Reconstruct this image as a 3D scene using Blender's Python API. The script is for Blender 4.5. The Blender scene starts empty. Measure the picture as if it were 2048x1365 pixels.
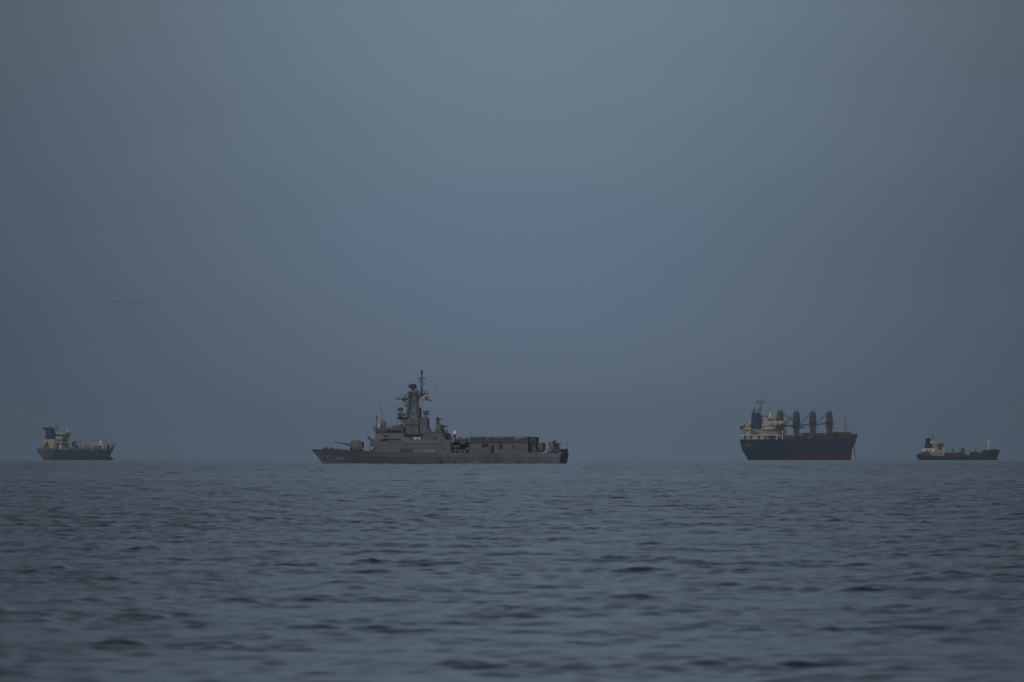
import bpy, math, random
import numpy as np
from mathutils import Vector, Matrix

# ------------------------------------------------------------------ scene, camera, light
sc = bpy.context.scene
COL = sc.collection
R_EARTH = 7.4e6            # effective radius (with refraction): the sea really curves away
CAM_H = 2.15
LENS = 300.0
F = LENS / 36.0 * 2048     # photo pixels per unit slope
PITCH = math.atan(238.5 / F) - math.sqrt(2 * CAM_H / R_EARTH)
PI = math.pi
R = math.radians

cam_d = bpy.data.cameras.new("camera")
cam_d.lens = LENS
cam_d.sensor_width = 36
cam_d.clip_start = 0.5
cam_d.clip_end = 60000
cam_d.dof.use_dof = True
cam_d.dof.focus_distance = 2300
cam_d.dof.aperture_fstop = 6.3
cam = bpy.data.objects.new("camera", cam_d)
COL.objects.link(cam)
cam.location = (0, 0, CAM_H)
cam.rotation_euler = (PI / 2 + PITCH, 0, 0)
sc.camera = cam

SUN_EL, SUN_AZ = 22.0, 187.0     # compass-like: azimuth clockwise from +Y (camera looks along +Y)
world = bpy.data.worlds.new("World")
sc.world = world
world.use_nodes = True
nt = world.node_tree
nt.nodes.clear()
wo = nt.nodes.new("ShaderNodeOutputWorld")
bg = nt.nodes.new("ShaderNodeBackground")
sky = nt.nodes.new("ShaderNodeTexSky")
sky.sky_type = 'NISHITA'
sky.sun_disc = False
sky.sun_elevation = R(SUN_EL)
sky.sun_rotation = R(SUN_AZ)
sky.air_density = 1.0
sky.dust_density = 1.0
sky.ozone_density = 3.0
# thin even overcast: takes most of the colour out of the clear sky
hs = nt.nodes.new("ShaderNodeHueSaturation")
hs.inputs["Saturation"].default_value = 0.62
tc = nt.nodes.new("ShaderNodeTexCoord")
sep = nt.nodes.new("ShaderNodeSeparateXYZ")
def wmath(op, a, b=None, clamp=False):
    n = nt.nodes.new("ShaderNodeMath"); n.operation = op; n.use_clamp = clamp
    for i, v in enumerate((a, b)):
        if v is None: continue
        if isinstance(v, (int, float)): n.inputs[i].default_value = v
        else: nt.links.new(v, n.inputs[i])
    return n.outputs[0]
nt.links.new(tc.outputs["Generated"], sep.inputs[0])
ax = wmath('SUBTRACT', sep.outputs[0], 0.002)
vt = wmath('MULTIPLY', wmath('ABSOLUTE', ax), 1.0 / 0.082, clamp=True)      # sky dimmed to both sides of the view, imitating lens vignetting
side_dim = wmath('MULTIPLY', wmath('MULTIPLY', vt, vt), wmath('SUBTRACT', 3.0, wmath('MULTIPLY', vt, 2.0)))
side_dim = wmath('MULTIPLY', side_dim, -0.50)
side_dim = wmath('ADD', side_dim, 1.0)
mul = nt.nodes.new("ShaderNodeVectorMath"); mul.operation = 'SCALE'
tint = nt.nodes.new("ShaderNodeVectorMath"); tint.operation = 'MULTIPLY'
tint.inputs[1].default_value = (0.92, 1.0, 1.12)
nt.links.new(sky.outputs[0], hs.inputs["Color"])
nt.links.new(hs.outputs[0], tint.inputs[0])
# the overcast layer itself: blue grey, slightly darker towards the horizon
ramp = nt.nodes.new("ShaderNodeValToRGB")
ramp.color_ramp.interpolation = 'EASE'
e = ramp.color_ramp.elements
e[0].position = 0.0; e[0].color = (0.185, 0.285, 0.475, 1)
e[1].position = 1.0; e[1].color = (0.23, 0.275, 0.31, 1)
for p_, c_ in ((0.05, (0.18, 0.28, 0.475, 1)), (0.12, (0.255, 0.355, 0.49, 1)), (0.5, (0.208, 0.252, 0.276, 1))):
    q_ = e.new(p_); q_.color = c_
el = wmath('MULTIPLY', sep.outputs[2], 2.2, clamp=True)
nt.links.new(el, ramp.inputs[0])
cl = nt.nodes.new("ShaderNodeVectorMath"); cl.operation = 'SCALE'; cl.inputs["Scale"].default_value = 10.0
nt.links.new(ramp.outputs[0], cl.inputs[0])
ov = nt.nodes.new("ShaderNodeMixRGB"); ov.inputs[0].default_value = 0.75
nt.links.new(tint.outputs[0], ov.inputs[1]); nt.links.new(cl.outputs[0], ov.inputs[2])
nt.links.new(ov.outputs[0], mul.inputs[0])
vm = nt.nodes.new("ShaderNodeMapping"); vm.inputs["Scale"].default_value = (7, 7, 75)
nt.links.new(tc.outputs["Generated"], vm.inputs[0])
vn = nt.nodes.new("ShaderNodeTexNoise"); vn.inputs["Scale"].default_value = 1.0; vn.inputs["Detail"].default_value = 3
nt.links.new(vm.outputs[0], vn.inputs["Vector"])
uneven = wmath('ADD', wmath('MULTIPLY', vn.outputs["Fac"], 0.16), 0.92)      # uneven thickness of the cloud layer
side_dim = wmath('MULTIPLY', side_dim, uneven)
nt.links.new(side_dim, mul.inputs["Scale"])
nt.links.new(mul.outputs[0], bg.inputs[0])
bg.inputs[1].default_value = 0.10
nt.links.new(bg.outputs[0], wo.inputs[0])

sun_d = bpy.data.lights.new("sun", 'SUN')
sun_d.energy = 1.9
sun_d.angle = R(4)
sun_d.color = (1.0, 0.95, 0.89)
sun = bpy.data.objects.new("sun", sun_d)
COL.objects.link(sun)
sdir = Vector((math.sin(R(SUN_AZ)) * math.cos(R(SUN_EL)), math.cos(R(SUN_AZ)) * math.cos(R(SUN_EL)), math.sin(R(SUN_EL))))
sun.rotation_euler = sdir.to_track_quat('Z', 'Y').to_euler()

sc.view_settings.view_transform = 'Standard'
sc.view_settings.look = 'None'
sc.view_settings.exposure = -1.0
sc.view_settings.gamma = 1
sc.cycles.max_bounces = 6
sc.cycles.volume_bounces = 0
sc.cycles.caustics_reflective = False
sc.cycles.caustics_refractive = False

# ------------------------------------------------------------------ materials
MATS = {}
def mat(name, col, rough=0.6, var=0.18, scale=0.6, metal=0.0, streak=0.0, rust=0.0, spec=0.3):
    """painted / metal surface; patchy wear and vertical run-down streaks that belong to the paint"""
    if name in MATS: return MATS[name]
    m = bpy.data.materials.new(name); m.use_nodes = True
    t = m.node_tree; b = t.nodes["Principled BSDF"]
    b.inputs["Roughness"].default_value = rough
    b.inputs["Metallic"].default_value = metal
    b.inputs["Specular IOR Level"].default_value = spec
    co = t.nodes.new("ShaderNodeTexCoord")
    nz = t.nodes.new("ShaderNodeTexNoise"); nz.inputs["Scale"].default_value = scale
    nz.inputs["Detail"].default_value = 5
    t.links.new(co.outputs["Object"], nz.inputs["Vector"])
    rmp = t.nodes.new("ShaderNodeValToRGB")
    rmp.color_ramp.elements[0].position = 0.3
    rmp.color_ramp.elements[1].position = 0.7
    rmp.color_ramp.elements[0].color = [c * (1 - var) for c in col] + [1]
    rmp.color_ramp.elements[1].color = [min(1, c * (1 + var)) for c in col] + [1]
    t.links.new(nz.outputs["Fac"], rmp.inputs[0])
    out = rmp.outputs[0]
    if streak > 0 or rust > 0:
        mp = t.nodes.new("ShaderNodeMapping"); mp.inputs["Scale"].default_value = (1.6, 1.6, 0.12)
        t.links.new(co.outputs["Object"], mp.inputs[0])
        n2 = t.nodes.new("ShaderNodeTexNoise"); n2.inputs["Scale"].default_value = 1.3; n2.inputs["Detail"].default_value = 6
        t.links.new(mp.outputs[0], n2.inputs["Vector"])
        r2 = t.nodes.new("ShaderNodeValToRGB")
        r2.color_ramp.elements[0].position = 0.5; r2.color_ramp.elements[0].color = (0, 0, 0, 1)
        r2.color_ramp.elements[1].position = 0.75; r2.color_ramp.elements[1].color = (1, 1, 1, 1)
        t.links.new(n2.outputs["Fac"], r2.inputs[0])
        sc_ = t.nodes.new("ShaderNodeMath"); sc_.operation = 'MULTIPLY'; sc_.inputs[1].default_value = max(streak, rust)
        t.links.new(r2.outputs[0], sc_.inputs[0])
        mx = t.nodes.new("ShaderNodeMixRGB")
        t.links.new(sc_.outputs[0], mx.inputs[0]); t.links.new(out, mx.inputs[1])
        mx.inputs[2].default_value = (0.16, 0.07, 0.035, 1) if rust > 0 else tuple(c * 0.4 for c in col) + (1,)
        out = mx.outputs[0]
    t.links.new(out, b.inputs["Base Color"])
    MATS[name] = m
    return m

GREY = mat("navy_grey_paint", (0.130, 0.147, 0.166), 0.55, 0.16, 0.5, streak=0.4)
GREYHULL = mat("navy_grey_hull_paint", (0.126, 0.139, 0.158), 0.5, 0.22, 0.25, streak=0.35)
GREYTRANS = mat("navy_grey_light_paint", (0.158, 0.176, 0.184), 0.55, 0.12, 0.8, streak=0.2)
DGREY = mat("dark_grey_equipment", (0.045, 0.05, 0.055), 0.6, 0.2, 1.5)
MGREY = mat("mid_grey_equipment", (0.10, 0.105, 0.11), 0.6, 0.2, 1.5)
BLACK = mat("black_rubber", (0.012, 0.012, 0.014), 0.6, 0.1)
BOOT = mat("black_boot_topping", (0.02, 0.017, 0.018), 0.6, 0.2)
GLASS = mat("dark_window_glass", (0.008, 0.014, 0.03), 0.12, 0.2, spec=0.5)
WHITE = mat("white_paint", (0.80, 0.78, 0.74), 0.5, 0.05, 0.5)
BEIGE = mat("weathered_cream_paint", (0.50, 0.44, 0.40), 0.6, 0.12, 0.4, rust=0.30)
CREAM = mat("pale_yellow_cream_paint", (0.46, 0.43, 0.34), 0.6, 0.12, 0.5, rust=0.25)
NAVY = mat("navy_blue_hull_paint", (0.002, 0.018, 0.075), 0.5, 0.2, 0.1, streak=0.2)
NAVY2 = mat("dark_blue_grey_hull_paint", (0.003, 0.020, 0.058), 0.5, 0.2, 0.1, streak=0.2)
STEELBLUE = mat("blue_tanker_hull_paint", (0.028, 0.070, 0.145), 0.5, 0.2, 0.1, streak=0.2)
RED = mat("red_antifouling", (0.125, 0.026, 0.040), 0.6, 0.2, 0.15, streak=0.3)
VIOLET = mat("faded_violet_antifouling", (0.075, 0.028, 0.055), 0.6, 0.2, 0.15, streak=0.3)
MAUVE = mat("grey_mauve_stern", (0.078, 0.080, 0.100), 0.6, 0.15, 0.2, streak=0.3)  # stern toned lighter and greyer than the blue hull sides
BROWN = mat("brown_red_bulwark_paint", (0.10, 0.055, 0.055), 0.6, 0.2, 0.2, rust=0.3)
CRANE = mat("grey_brown_crane_paint", (0.07, 0.066, 0.076), 0.6, 0.15, 0.3, rust=0.25)
CRANELOW = mat("grey_crane_pedestal_paint", (0.05, 0.058, 0.066), 0.6, 0.12, 0.3, streak=0.3)
FUNNEL = mat("royal_blue_funnel_paint", (0.008, 0.035, 0.12), 0.5, 0.12, 0.3)
FUNNEL2 = mat("teal_black_funnel_paint", (0.008, 0.022, 0.035), 0.5, 0.12, 0.3)
ORANGE = mat("orange_red_lifesaving", (0.30, 0.035, 0.02), 0.6, 0.1)
DKRED = mat("dark_red_paint", (0.16, 0.025, 0.03), 0.6, 0.15)
RUST = mat("red_brown_primer", (0.16, 0.055, 0.045), 0.7, 0.25, 0.8)
MASTW = mat("pinkish_cream_mast_paint", (0.26, 0.20, 0.19), 0.6, 0.1)
YELLOW = mat("pale_yellow_lettering", (0.36, 0.34, 0.20), 0.6, 0.05)
NUM = mat("pale_grey_lettering", (0.42, 0.44, 0.47), 0.6, 0.05)
GOLD = mat("dull_gold_lettering", (0.26, 0.14, 0.09), 0.6, 0.05)
SIGNBOARD = mat("dull_orange_nameboard", (0.19, 0.10, 0.075), 0.6, 0.1)
SIGNTXT = mat("pale_pink_lettering", (0.40, 0.30, 0.27), 0.6, 0.05)
F_RED = mat("flag_red", (0.32, 0.01, 0.015), 0.8, 0.05)
F_GREEN = mat("flag_green", (0.02, 0.13, 0.04), 0.8, 0.05)
F_WHITE = mat("flag_white", (0.6, 0.6, 0.55), 0.8, 0.05)
SKIN = mat("skin", (0.28, 0.16, 0.11), 0.6, 0.05)
CLOTHB = mat("navy_blue_coverall", (0.012, 0.03, 0.12), 0.8, 0.1)
CLOTHK = mat("dark_working_clothes", (0.015, 0.016, 0.03), 0.8, 0.1)
HAIR = mat("dark_hair", (0.01, 0.008, 0.007), 0.7, 0.05)
BIRD = mat("dark_plumage", (0.02, 0.02, 0.022), 0.8, 0.1, 6)

# ------------------------------------------------------------------ mesh helpers
def tag(o, label=None, cat=None, group=None, kind=None):
    if label: o["label"] = label
    if cat: o["category"] = cat
    if group: o["group"] = group
    if kind: o["kind"] = kind
    return o

def empty(name, loc, rz=0.0):
    o = bpy.data.objects.new(name, None); COL.objects.link(o)
    o.location = loc; o.rotation_euler = (0, 0, rz); o.empty_display_size = 2
    return o

class MB:
    def __init__(s): s.v = []; s.f = []; s.m = []
    def add(s, vs, fs, mi=0):
        n = len(s.v); s.v += [tuple(p) for p in vs]
        s.f += [tuple(i + n for i in f) for f in fs]; s.m += [mi] * len(fs)
        return s
    def box(s, x0, x1, y0, y1, z0, z1, mi=0, taper=(0, 0)):
        tx, ty = taper
        vs = [(x0, y0, z0), (x1, y0, z0), (x1, y1, z0), (x0, y1, z0),
              (x0 + tx, y0 + ty, z1), (x1 - tx, y0 + ty, z1), (x1 - tx, y1 - ty, z1), (x0 + tx, y1 - ty, z1)]
        return s.add(vs, [(0, 3, 2, 1), (4, 5, 6, 7), (0, 1, 5, 4), (1, 2, 6, 5), (2, 3, 7, 6), (3, 0, 4, 7)], mi)
    def prism(s, poly, y0, y1, mi=0):      # poly in (x, z)
        n = len(poly)
        vs = [(x, y0, z) for x, z in poly] + [(x, y1, z) for x, z in poly]
        fs = [tuple(range(n))[::-1], tuple(range(n, 2 * n))]
        fs += [(i, (i + 1) % n, n + (i + 1) % n, n + i) for i in range(n)]
        return s.add(vs, fs, mi)
    def plan(s, poly, z0, z1, mi=0, shrink=1.0, c=None):   # poly in (x, y)
        n = len(poly)
        if c is None: c = (sum(p[0] for p in poly) / n, sum(p[1] for p in poly) / n)
        vs = [(x, y, z0) for x, y in poly] + [(c[0] + (x - c[0]) * shrink, c[1] + (y - c[1]) * shrink, z1) for x, y in poly]
        fs = [tuple(range(n))[::-1], tuple(range(n, 2 * n))]
        fs += [(i, (i + 1) % n, n + (i + 1) % n, n + i) for i in range(n)]
        return s.add(vs, fs, mi)
    def tube(s, p0, p1, r0, r1=None, n=8, mi=0):
        p0 = Vector(p0); p1 = Vector(p1); r1 = r0 if r1 is None else r1
        d = (p1 - p0)
        if d.length < 1e-6: return s
        d.normalize()
        a = d.orthogonal().normalized(); b = d.cross(a)
        vs = []
        for p, r in ((p0, r0), (p1, r1)):
            for i in range(n):
                t = 2 * PI * i / n
                vs.append(p + a * (r * math.cos(t)) + b * (r * math.sin(t)))
        fs = [(i, (i + 1) % n, n + (i + 1) % n, n + i) for i in range(n)]
        fs += [tuple(range(n))[::-1], tuple(range(n, 2 * n))]
        return s.add(vs, fs, mi)
    def beam(s, p0, p1, w, mi=0): return s.tube(p0, p1, w * 0.7, n=4, mi=mi)
    def lathe(s, c, prof, n=16, mi=0):      # prof [(r, z)] about a vertical axis at c
        vs = []
        for r, z in prof:
            for i in range(n):
                t = 2 * PI * i / n
                vs.append((c[0] + r * math.cos(t), c[1] + r * math.sin(t), c[2] + z))
        fs = []
        for k in range(len(prof) - 1):
            for i in range(n):
                fs.append((k * n + i, k * n + (i + 1) % n, (k + 1) * n + (i + 1) % n, (k + 1) * n + i))
        fs += [tuple(range(n))[::-1], tuple(range((len(prof) - 1) * n, len(prof) * n))]
        return s.add(vs, fs, mi)
    def ball(s, c, rx, ry=None, rz=None, n=12, m=8, mi=0):
        ry = ry or rx; rz = rz or rx
        vs = []; fs = []
        for k in range(m + 1):
            ph = -PI / 2 + PI * k / m
            for i in range(n):
                t = 2 * PI * i / n
                vs.append((c[0] + rx * math.cos(ph) * math.cos(t), c[1] + ry * math.cos(ph) * math.sin(t), c[2] + rz * math.sin(ph)))
        for k in range(m):
            for i in range(n):
                fs.append((k * n + i, k * n + (i + 1) % n, (k + 1) * n + (i + 1) % n, (k + 1) * n + i))
        return s.add(vs, fs, mi)
    def torus(s, c, R0, r, axis='y', n=20, m=8, mi=0):
        vs = []; fs = []
        for i in range(n):
            t = 2 * PI * i / n
            for j in range(m):
                u = 2 * PI * j / m
                a = (R0 + r * math.cos(u)); q = r * math.sin(u)
                if axis == 'y': p = (c[0] + a * math.cos(t), c[1] + q, c[2] + a * math.sin(t))
                elif axis == 'x': p = (c[0] + q, c[1] + a * math.cos(t), c[2] + a * math.sin(t))
                else: p = (c[0] + a * math.cos(t), c[1] + a * math.sin(t), c[2] + q)
                vs.append(p)
        for i in range(n):
            for j in range(m):
                fs.append((i * m + j, ((i + 1) % n) * m + j, ((i + 1) % n) * m + (j + 1) % m, i * m + (j + 1) % m))
        return s.add(vs, fs, mi)
    def rail(s, pts, h=1.0, step=1.5, r=0.03, rows=3):
        for a, b in zip(pts[:-1], pts[1:]):
            a = Vector(a); b = Vector(b); L = (b - a).length
            n = max(1, int(L / step))
            for i in range(n + 1):
                p = a.lerp(b, i / n); s.tube(p, p + Vector((0, 0, h)), r, n=4)
            for k in range(rows):
                dz = Vector((0, 0, h * (k + 1) / rows)); s.tube(a + dz, b + dz, r, n=4)
        return s
    def build(s, name, m, parent=None, smooth=False, label=None):
        me = bpy.data.meshes.new(name)
        me.from_pydata(s.v, [], s.f)
        ms = m if isinstance(m, (list, tuple)) else [m]
        for x in ms: me.materials.append(x)
        if len(ms) > 1: me.polygons.foreach_set("material_index", s.m)
        if smooth: me.polygons.foreach_set("use_smooth", [True] * len(me.polygons))
        me.update()
        import bmesh
        bm = bmesh.new(); bm.from_mesh(me)
        bmesh.ops.recalc_face_normals(bm, faces=bm.faces)
        bm.to_mesh(me); bm.free()
        o = bpy.data.objects.new(name, me); COL.objects.link(o)
        if parent: o.parent = parent
        if label: o["label"] = label
        return o

def interp(xs, ys, x):
    return float(np.interp(x, xs, ys))

def hull_mesh(levels, mats_idx, nst=40, deck_mi=0):
    """levels: list (bottom to top) of dict(z=[(x,z)..], h=[(x,halfbeam)..], x0, x1). Port and starboard skins, deck and transom."""
    mb = MB(); rows = []
    for L in levels:
        row = []
        for i in range(nst + 1):
            t = i / nst
            t = 1 - (1 - t) ** 1.5
            x = L['x0'] + (L['x1'] - L['x0']) * t
            row.append((x, interp([p[0] for p in L['h']], [p[1] for p in L['h']], x),
                        interp([p[0] for p in L['z']], [p[1] for p in L['z']], x)))
        rows.append(row)
    n = nst + 1
    for sgn in (1, -1):
        vs = [(x, sgn * y, z) for row in rows for x, y, z in row]
        base = len(mb.v); mb.v += vs
        for k in range(len(rows) - 1):
            for i in range(nst):
                a = base + k * n + i
                q = (a, a + 1, a + n + 1, a + n)
                mb.f.append(q if sgn > 0 else q[::-1]); mb.m.append(mats_idx[k])
    K = len(rows); S = K * n
    top = (K - 1) * n
    for i in range(nst):        # deck
        mb.f.append((top + i, top + i + 1, S + top + i + 1, S + top + i)); mb.m.append(deck_mi)
    for i in range(nst):        # bottom
        mb.f.append((i, i + 1, S + i + 1, S + i)); mb.m.append(mats_idx[0])
    for k in range(K - 1):      # transom
        mb.f.append((k * n, (k + 1) * n, S + (k + 1) * n, S + k * n)); mb.m.append(mats_idx[-1] if len(mats_idx) == K - 1 else mats_idx[K - 1])
    return mb, rows

def hull_half(rows, x, z):
    zs = []; hs = []
    for row in rows:
        X = [p[0] for p in row]
        zs.append(interp(X, [p[2] for p in row], x)); hs.append(interp(X, [p[1] for p in row], x))
    return interp(zs, hs, z)

def text_verts(body, height):
    cu = bpy.data.curves.new("t", 'FONT'); cu.body = body; cu.size = 1.0; cu.resolution_u = 2
    ob = bpy.data.objects.new("t", cu); COL.objects.link(ob)
    bpy.context.view_layer.update()
    dg = bpy.context.evaluated_depsgraph_get()
    me = bpy.data.meshes.new_from_object(ob.evaluated_get(dg))
    vs = np.array([v.co[:] for v in me.vertices]); fs = [tuple(p.vertices) for p in me.polygons]
    bpy.data.objects.remove(ob); bpy.data.curves.remove(cu); bpy.data.meshes.remove(me)
    lo = vs.min(0); hi = vs.max(0)
    vs = (vs - lo) * (height / (hi[1] - lo[1]))
    return vs, fs

def ship_root(name, px, D, heading, ydepth=None):
    """waterline centre of the stern stands at distance D"""
    x = (px - 1024) / F * D
    return empty(name, (x, D, -D * D / (2 * R_EARTH)), heading)

# ------------------------------------------------------------------ sea (real waves on a curved sea)
def build_sea():
    rng = np.random.RandomState(11)
    r = [0.0, 3.0]
    while r[-1] < 60: r.append(r[-1] + max(0.5, r[-1] * 0.08))
    r[-1] = 60.0
    while r[-1] < 6200: r.append(r[-1] + max(0.05, r[-1] * (0.00045 if r[-1] < 700 else 0.0008)))
    while r[-1] < 12000: r.append(r[-1] + 120)
    r = np.array(r)
    a = [0.0]
    fine = R(4.6)
    while a[-1] < fine: a.append(a[-1] + 0.00036)
    st = 0.0004
    while a[-1] < PI - 0.05:
        a.append(a[-1] + st); st = min(st * 1.12, 0.10)
    a = np.array(a)
    ang = np.concatenate([-a[1:][::-1], a])         # 0 = +Y
    na, nr = len(ang), len(r)
    dr = np.gradient(r)
    da = np.gradient(ang)
    Rr, An = np.meshgrid(r, ang, indexing='ij')
    X = (Rr * np.sin(An)); Y = (Rr * np.cos(An))
    cell_r = np.repeat(dr[:, None], na, 1)
    cell_a = Rr * np.abs(da)[None, :]
    # the mesh cell that counts for a component: along its own direction (mostly radial seen from the camera)
    Z = np.zeros_like(X); DX = np.zeros_like(X); DY = np.zeros_like(X)
    # wind blows from the left towards the camera: crests lie roughly across the view
    comps = []
    for lam, slope, n, spread in ((11.0, 0.008, 5, 0.5), (6.5, 0.014, 9, 0.8), (3.6, 0.018, 14, 1.0), (2.1, 0.025, 18, 1.1),
                          (1.2, 0.041, 22, 1.25), (0.7, 0.056, 22, 1.3), (0.42, 0.040, 14, 1.4)):
        amp = slope * lam / (2 * PI) * math.sqrt(2.0 / n)
        for i in range(n):
            l = lam * math.exp(rng.uniform(-0.28, 0.28))
            th = -PI / 2 + 0.25 + rng.normal(0, spread)
            comps.append((2 * PI / l, th, amp * rng.uniform(0.6, 1.4), rng.uniform(0, 2 * PI), l))
    # patches of ruffled and calmer water
    g = np.zeros_like(X)
    for i in range(10):
        l = rng.uniform(25, 160); th = rng.uniform(0, 2 * PI); k = 2 * PI / l
        g += np.sin(k * (X * math.cos(th) + Y * 0.45 * math.sin(th)) + rng.uniform(0, 6.28))
    g2 = np.zeros_like(X)
    for i in range(12):
        l = rng.uniform(2.2, 9); th = rng.uniform(0, 2 * PI); k = 2 * PI / l
        g2 += np.sin(k * (X * math.cos(th) + Y * 0.6 * math.sin(th)) + rng.uniform(0, 6.28))
    g = 0.90 * np.exp(0.03 * g + 0.12 * g2)
    g = np.clip(g, 0.4, 1.8)
    off = (0.5 + np.minimum(2.4, Rr / 520.0)).astype(np.float32)      # rougher water offshore than by the beach
    for k, th, amp, ph, lam in comps:
        cx, cy = math.cos(th), math.sin(th)
        cell = np.maximum(cell_r * abs(cy) * 1.0, cell_a * (0.35 + 0.65 * abs(cx)))
        w = np.clip((lam / np.maximum(cell, 1e-3) - 2.2) / 1.2, 0, 1).astype(np.float32)
        arg = (np.float32(k) * ((X * cx + Y * cy) % (lam * 1.0))).astype(np.float32) + np.float32(ph)
        s = np.sin(arg); c = np.cos(arg)
        m = w * (g.astype(np.float32) if lam < 5 else 1.0) * amp * (off if lam > 2.9 else np.minimum(off, 1.0) if lam > 1.6 else 1.0)
        Z += m * c; DX -= m * s * cx * 0.9; DY -= m * s * cy * 0.9
    Zc = -(Rr ** 2) / (2 * R_EARTH)
    co = np.stack([X + DX, Y + DY, Z + Zc], -1).astype(np.float32)
    co[0, :, 2] = 0
    verts = co.reshape(-1, 3)
    ii, jj = np.meshgrid(np.arange(nr - 1), np.arange(na - 1), indexing='ij')
    v0 = ii * na + jj
    quads = np.stack([v0, v0 + na, v0 + na + 1, v0 + 1], -1).reshape(-1, 4)
    # close the circle behind the camera
    i = np.arange(nr - 1); w0 = i * na + (na - 1); w1 = i * na
    quads = np.concatenate([quads, np.stack([w0, w0 + na, w1 + na, w1], -1)])[:, ::-1]
    me = bpy.data.meshes.new("sea")
    me.vertices.add(len(verts)); me.vertices.foreach_set("co", verts.ravel())
    me.loops.add(quads.size); me.loops.foreach_set("vertex_index", quads.astype(np.int32).ravel())
    me.polygons.add(len(quads))
    me.polygons.foreach_set("loop_start", np.arange(0, quads.size, 4, dtype=np.int32))
    me.polygons.foreach_set("loop_total", np.full(len(quads), 4, dtype=np.int32))
    me.polygons.foreach_set("use_smooth", np.ones(len(quads), dtype=bool))
    me.update(calc_edges=True)
    print("sea verts", len(verts), "normal z", me.polygons[len(quads) // 2].normal.z)
    m = bpy.data.materials.new("sea_water"); m.use_nodes = True
    t = m.node_tree; b = t.nodes["Principled BSDF"]
    b.inputs["Base Color"].default_value = (0.013, 0.031, 0.056, 1)
    b.inputs["Roughness"].default_value = 0.14
    b.inputs["IOR"].default_value = 1.333
    b.inputs["Specular IOR Level"].default_value = 0.5
    tcn = t.nodes.new("ShaderNodeTexCoord")
    mp = t.nodes.new("ShaderNodeMapping"); mp.inputs["Scale"].default_value = (1.0, 0.8, 1.0)
    t.links.new(tcn.outputs["Object"], mp.inputs[0])
    n1 = t.nodes.new("ShaderNodeTexNoise"); n1.inputs["Scale"].default_value = 1.6; n1.inputs["Detail"].default_value = 3
    t.links.new(mp.outputs[0], n1.inputs["Vector"])
    bp = t.nodes.new("ShaderNodeBump"); bp.inputs["Strength"].default_value = 1.0; bp.inputs["Distance"].default_value = 0.03
    t.links.new(n1.outputs["Fac"], bp.inputs["Height"])
    t.links.new(bp.outputs[0], b.inputs["Normal"])
    me.materials.append(m)
    o = bpy.data.objects.new("sea", me); COL.objects.link(o)
    tag(o, "grey blue rippled sea reaching to the hazy horizon", None, kind="structure")
    return o
build_sea()
# ------------------------------------------------------------------ ship placement helper
class Ship:
    """measures on the ship: where a line of sight meets the plane Y = const of the ship"""
    def __init__(s, name, px, D, rel_heading, label, cat):
        s.rx = (px - 1024) / F * D; s.ry = D; s.rz = -D * D / (2 * R_EARTH)
        s.a = R(rel_heading) - math.atan(s.rx / s.ry)
        s.ca = math.cos(s.a); s.sa = math.sin(s.a)
        s.root = empty(name, (s.rx, s.ry, s.rz), s.a)
        tag(s.root, label, cat)
    def X(s, px, Y=0.0):
        t = (px - 1024) / F
        return (t * (s.ry + Y * s.ca) - s.rx + Y * s.sa) / (s.ca - t * s.sa)
    def Z(s, py, X=0.0, Y=0.0):
        wy = s.ry + X * s.sa + Y * s.ca
        return CAM_H + wy * ((682.5 - py) / F + math.tan(PITCH)) - s.rz
    def P(s, px, py, Y=0.0):
        X = s.X(px, Y); return (X, Y, s.Z(py, X, Y))
    def xz(s, pts, Y):
        return [(s.P(px, py, Y)[0], s.P(px, py, Y)[2]) for px, py in pts]
    def pbox(s, mb, px0, px1, pt, pb, ynear, yfar, mi=0):
        a = s.P(px0, pb, ynear); b = s.P(px1, pt, ynear)
        x0, x1 = sorted((a[0], b[0])); y0, y1 = sorted((ynear, yfar))
        return mb.box(x0, x1, y0, y1, a[2], b[2], mi)
    def pprism(s, mb, pts, ynear, yfar, mi=0):
        y0, y1 = sorted((ynear, yfar))
        return mb.prism(s.xz(pts, ynear), y0, y1, mi)

def windows(mb, x0, x1, z0, z1, y, n, gap=0.25, mi=0, t=0.03):
    w = (x1 - x0) / n
    for i in range(n):
        mb.box(x0 + i * w + w * gap / 2, x0 + (i + 1) * w - w * gap / 2, min(y, y + t), max(y, y + t), z0, z1, mi)

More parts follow.
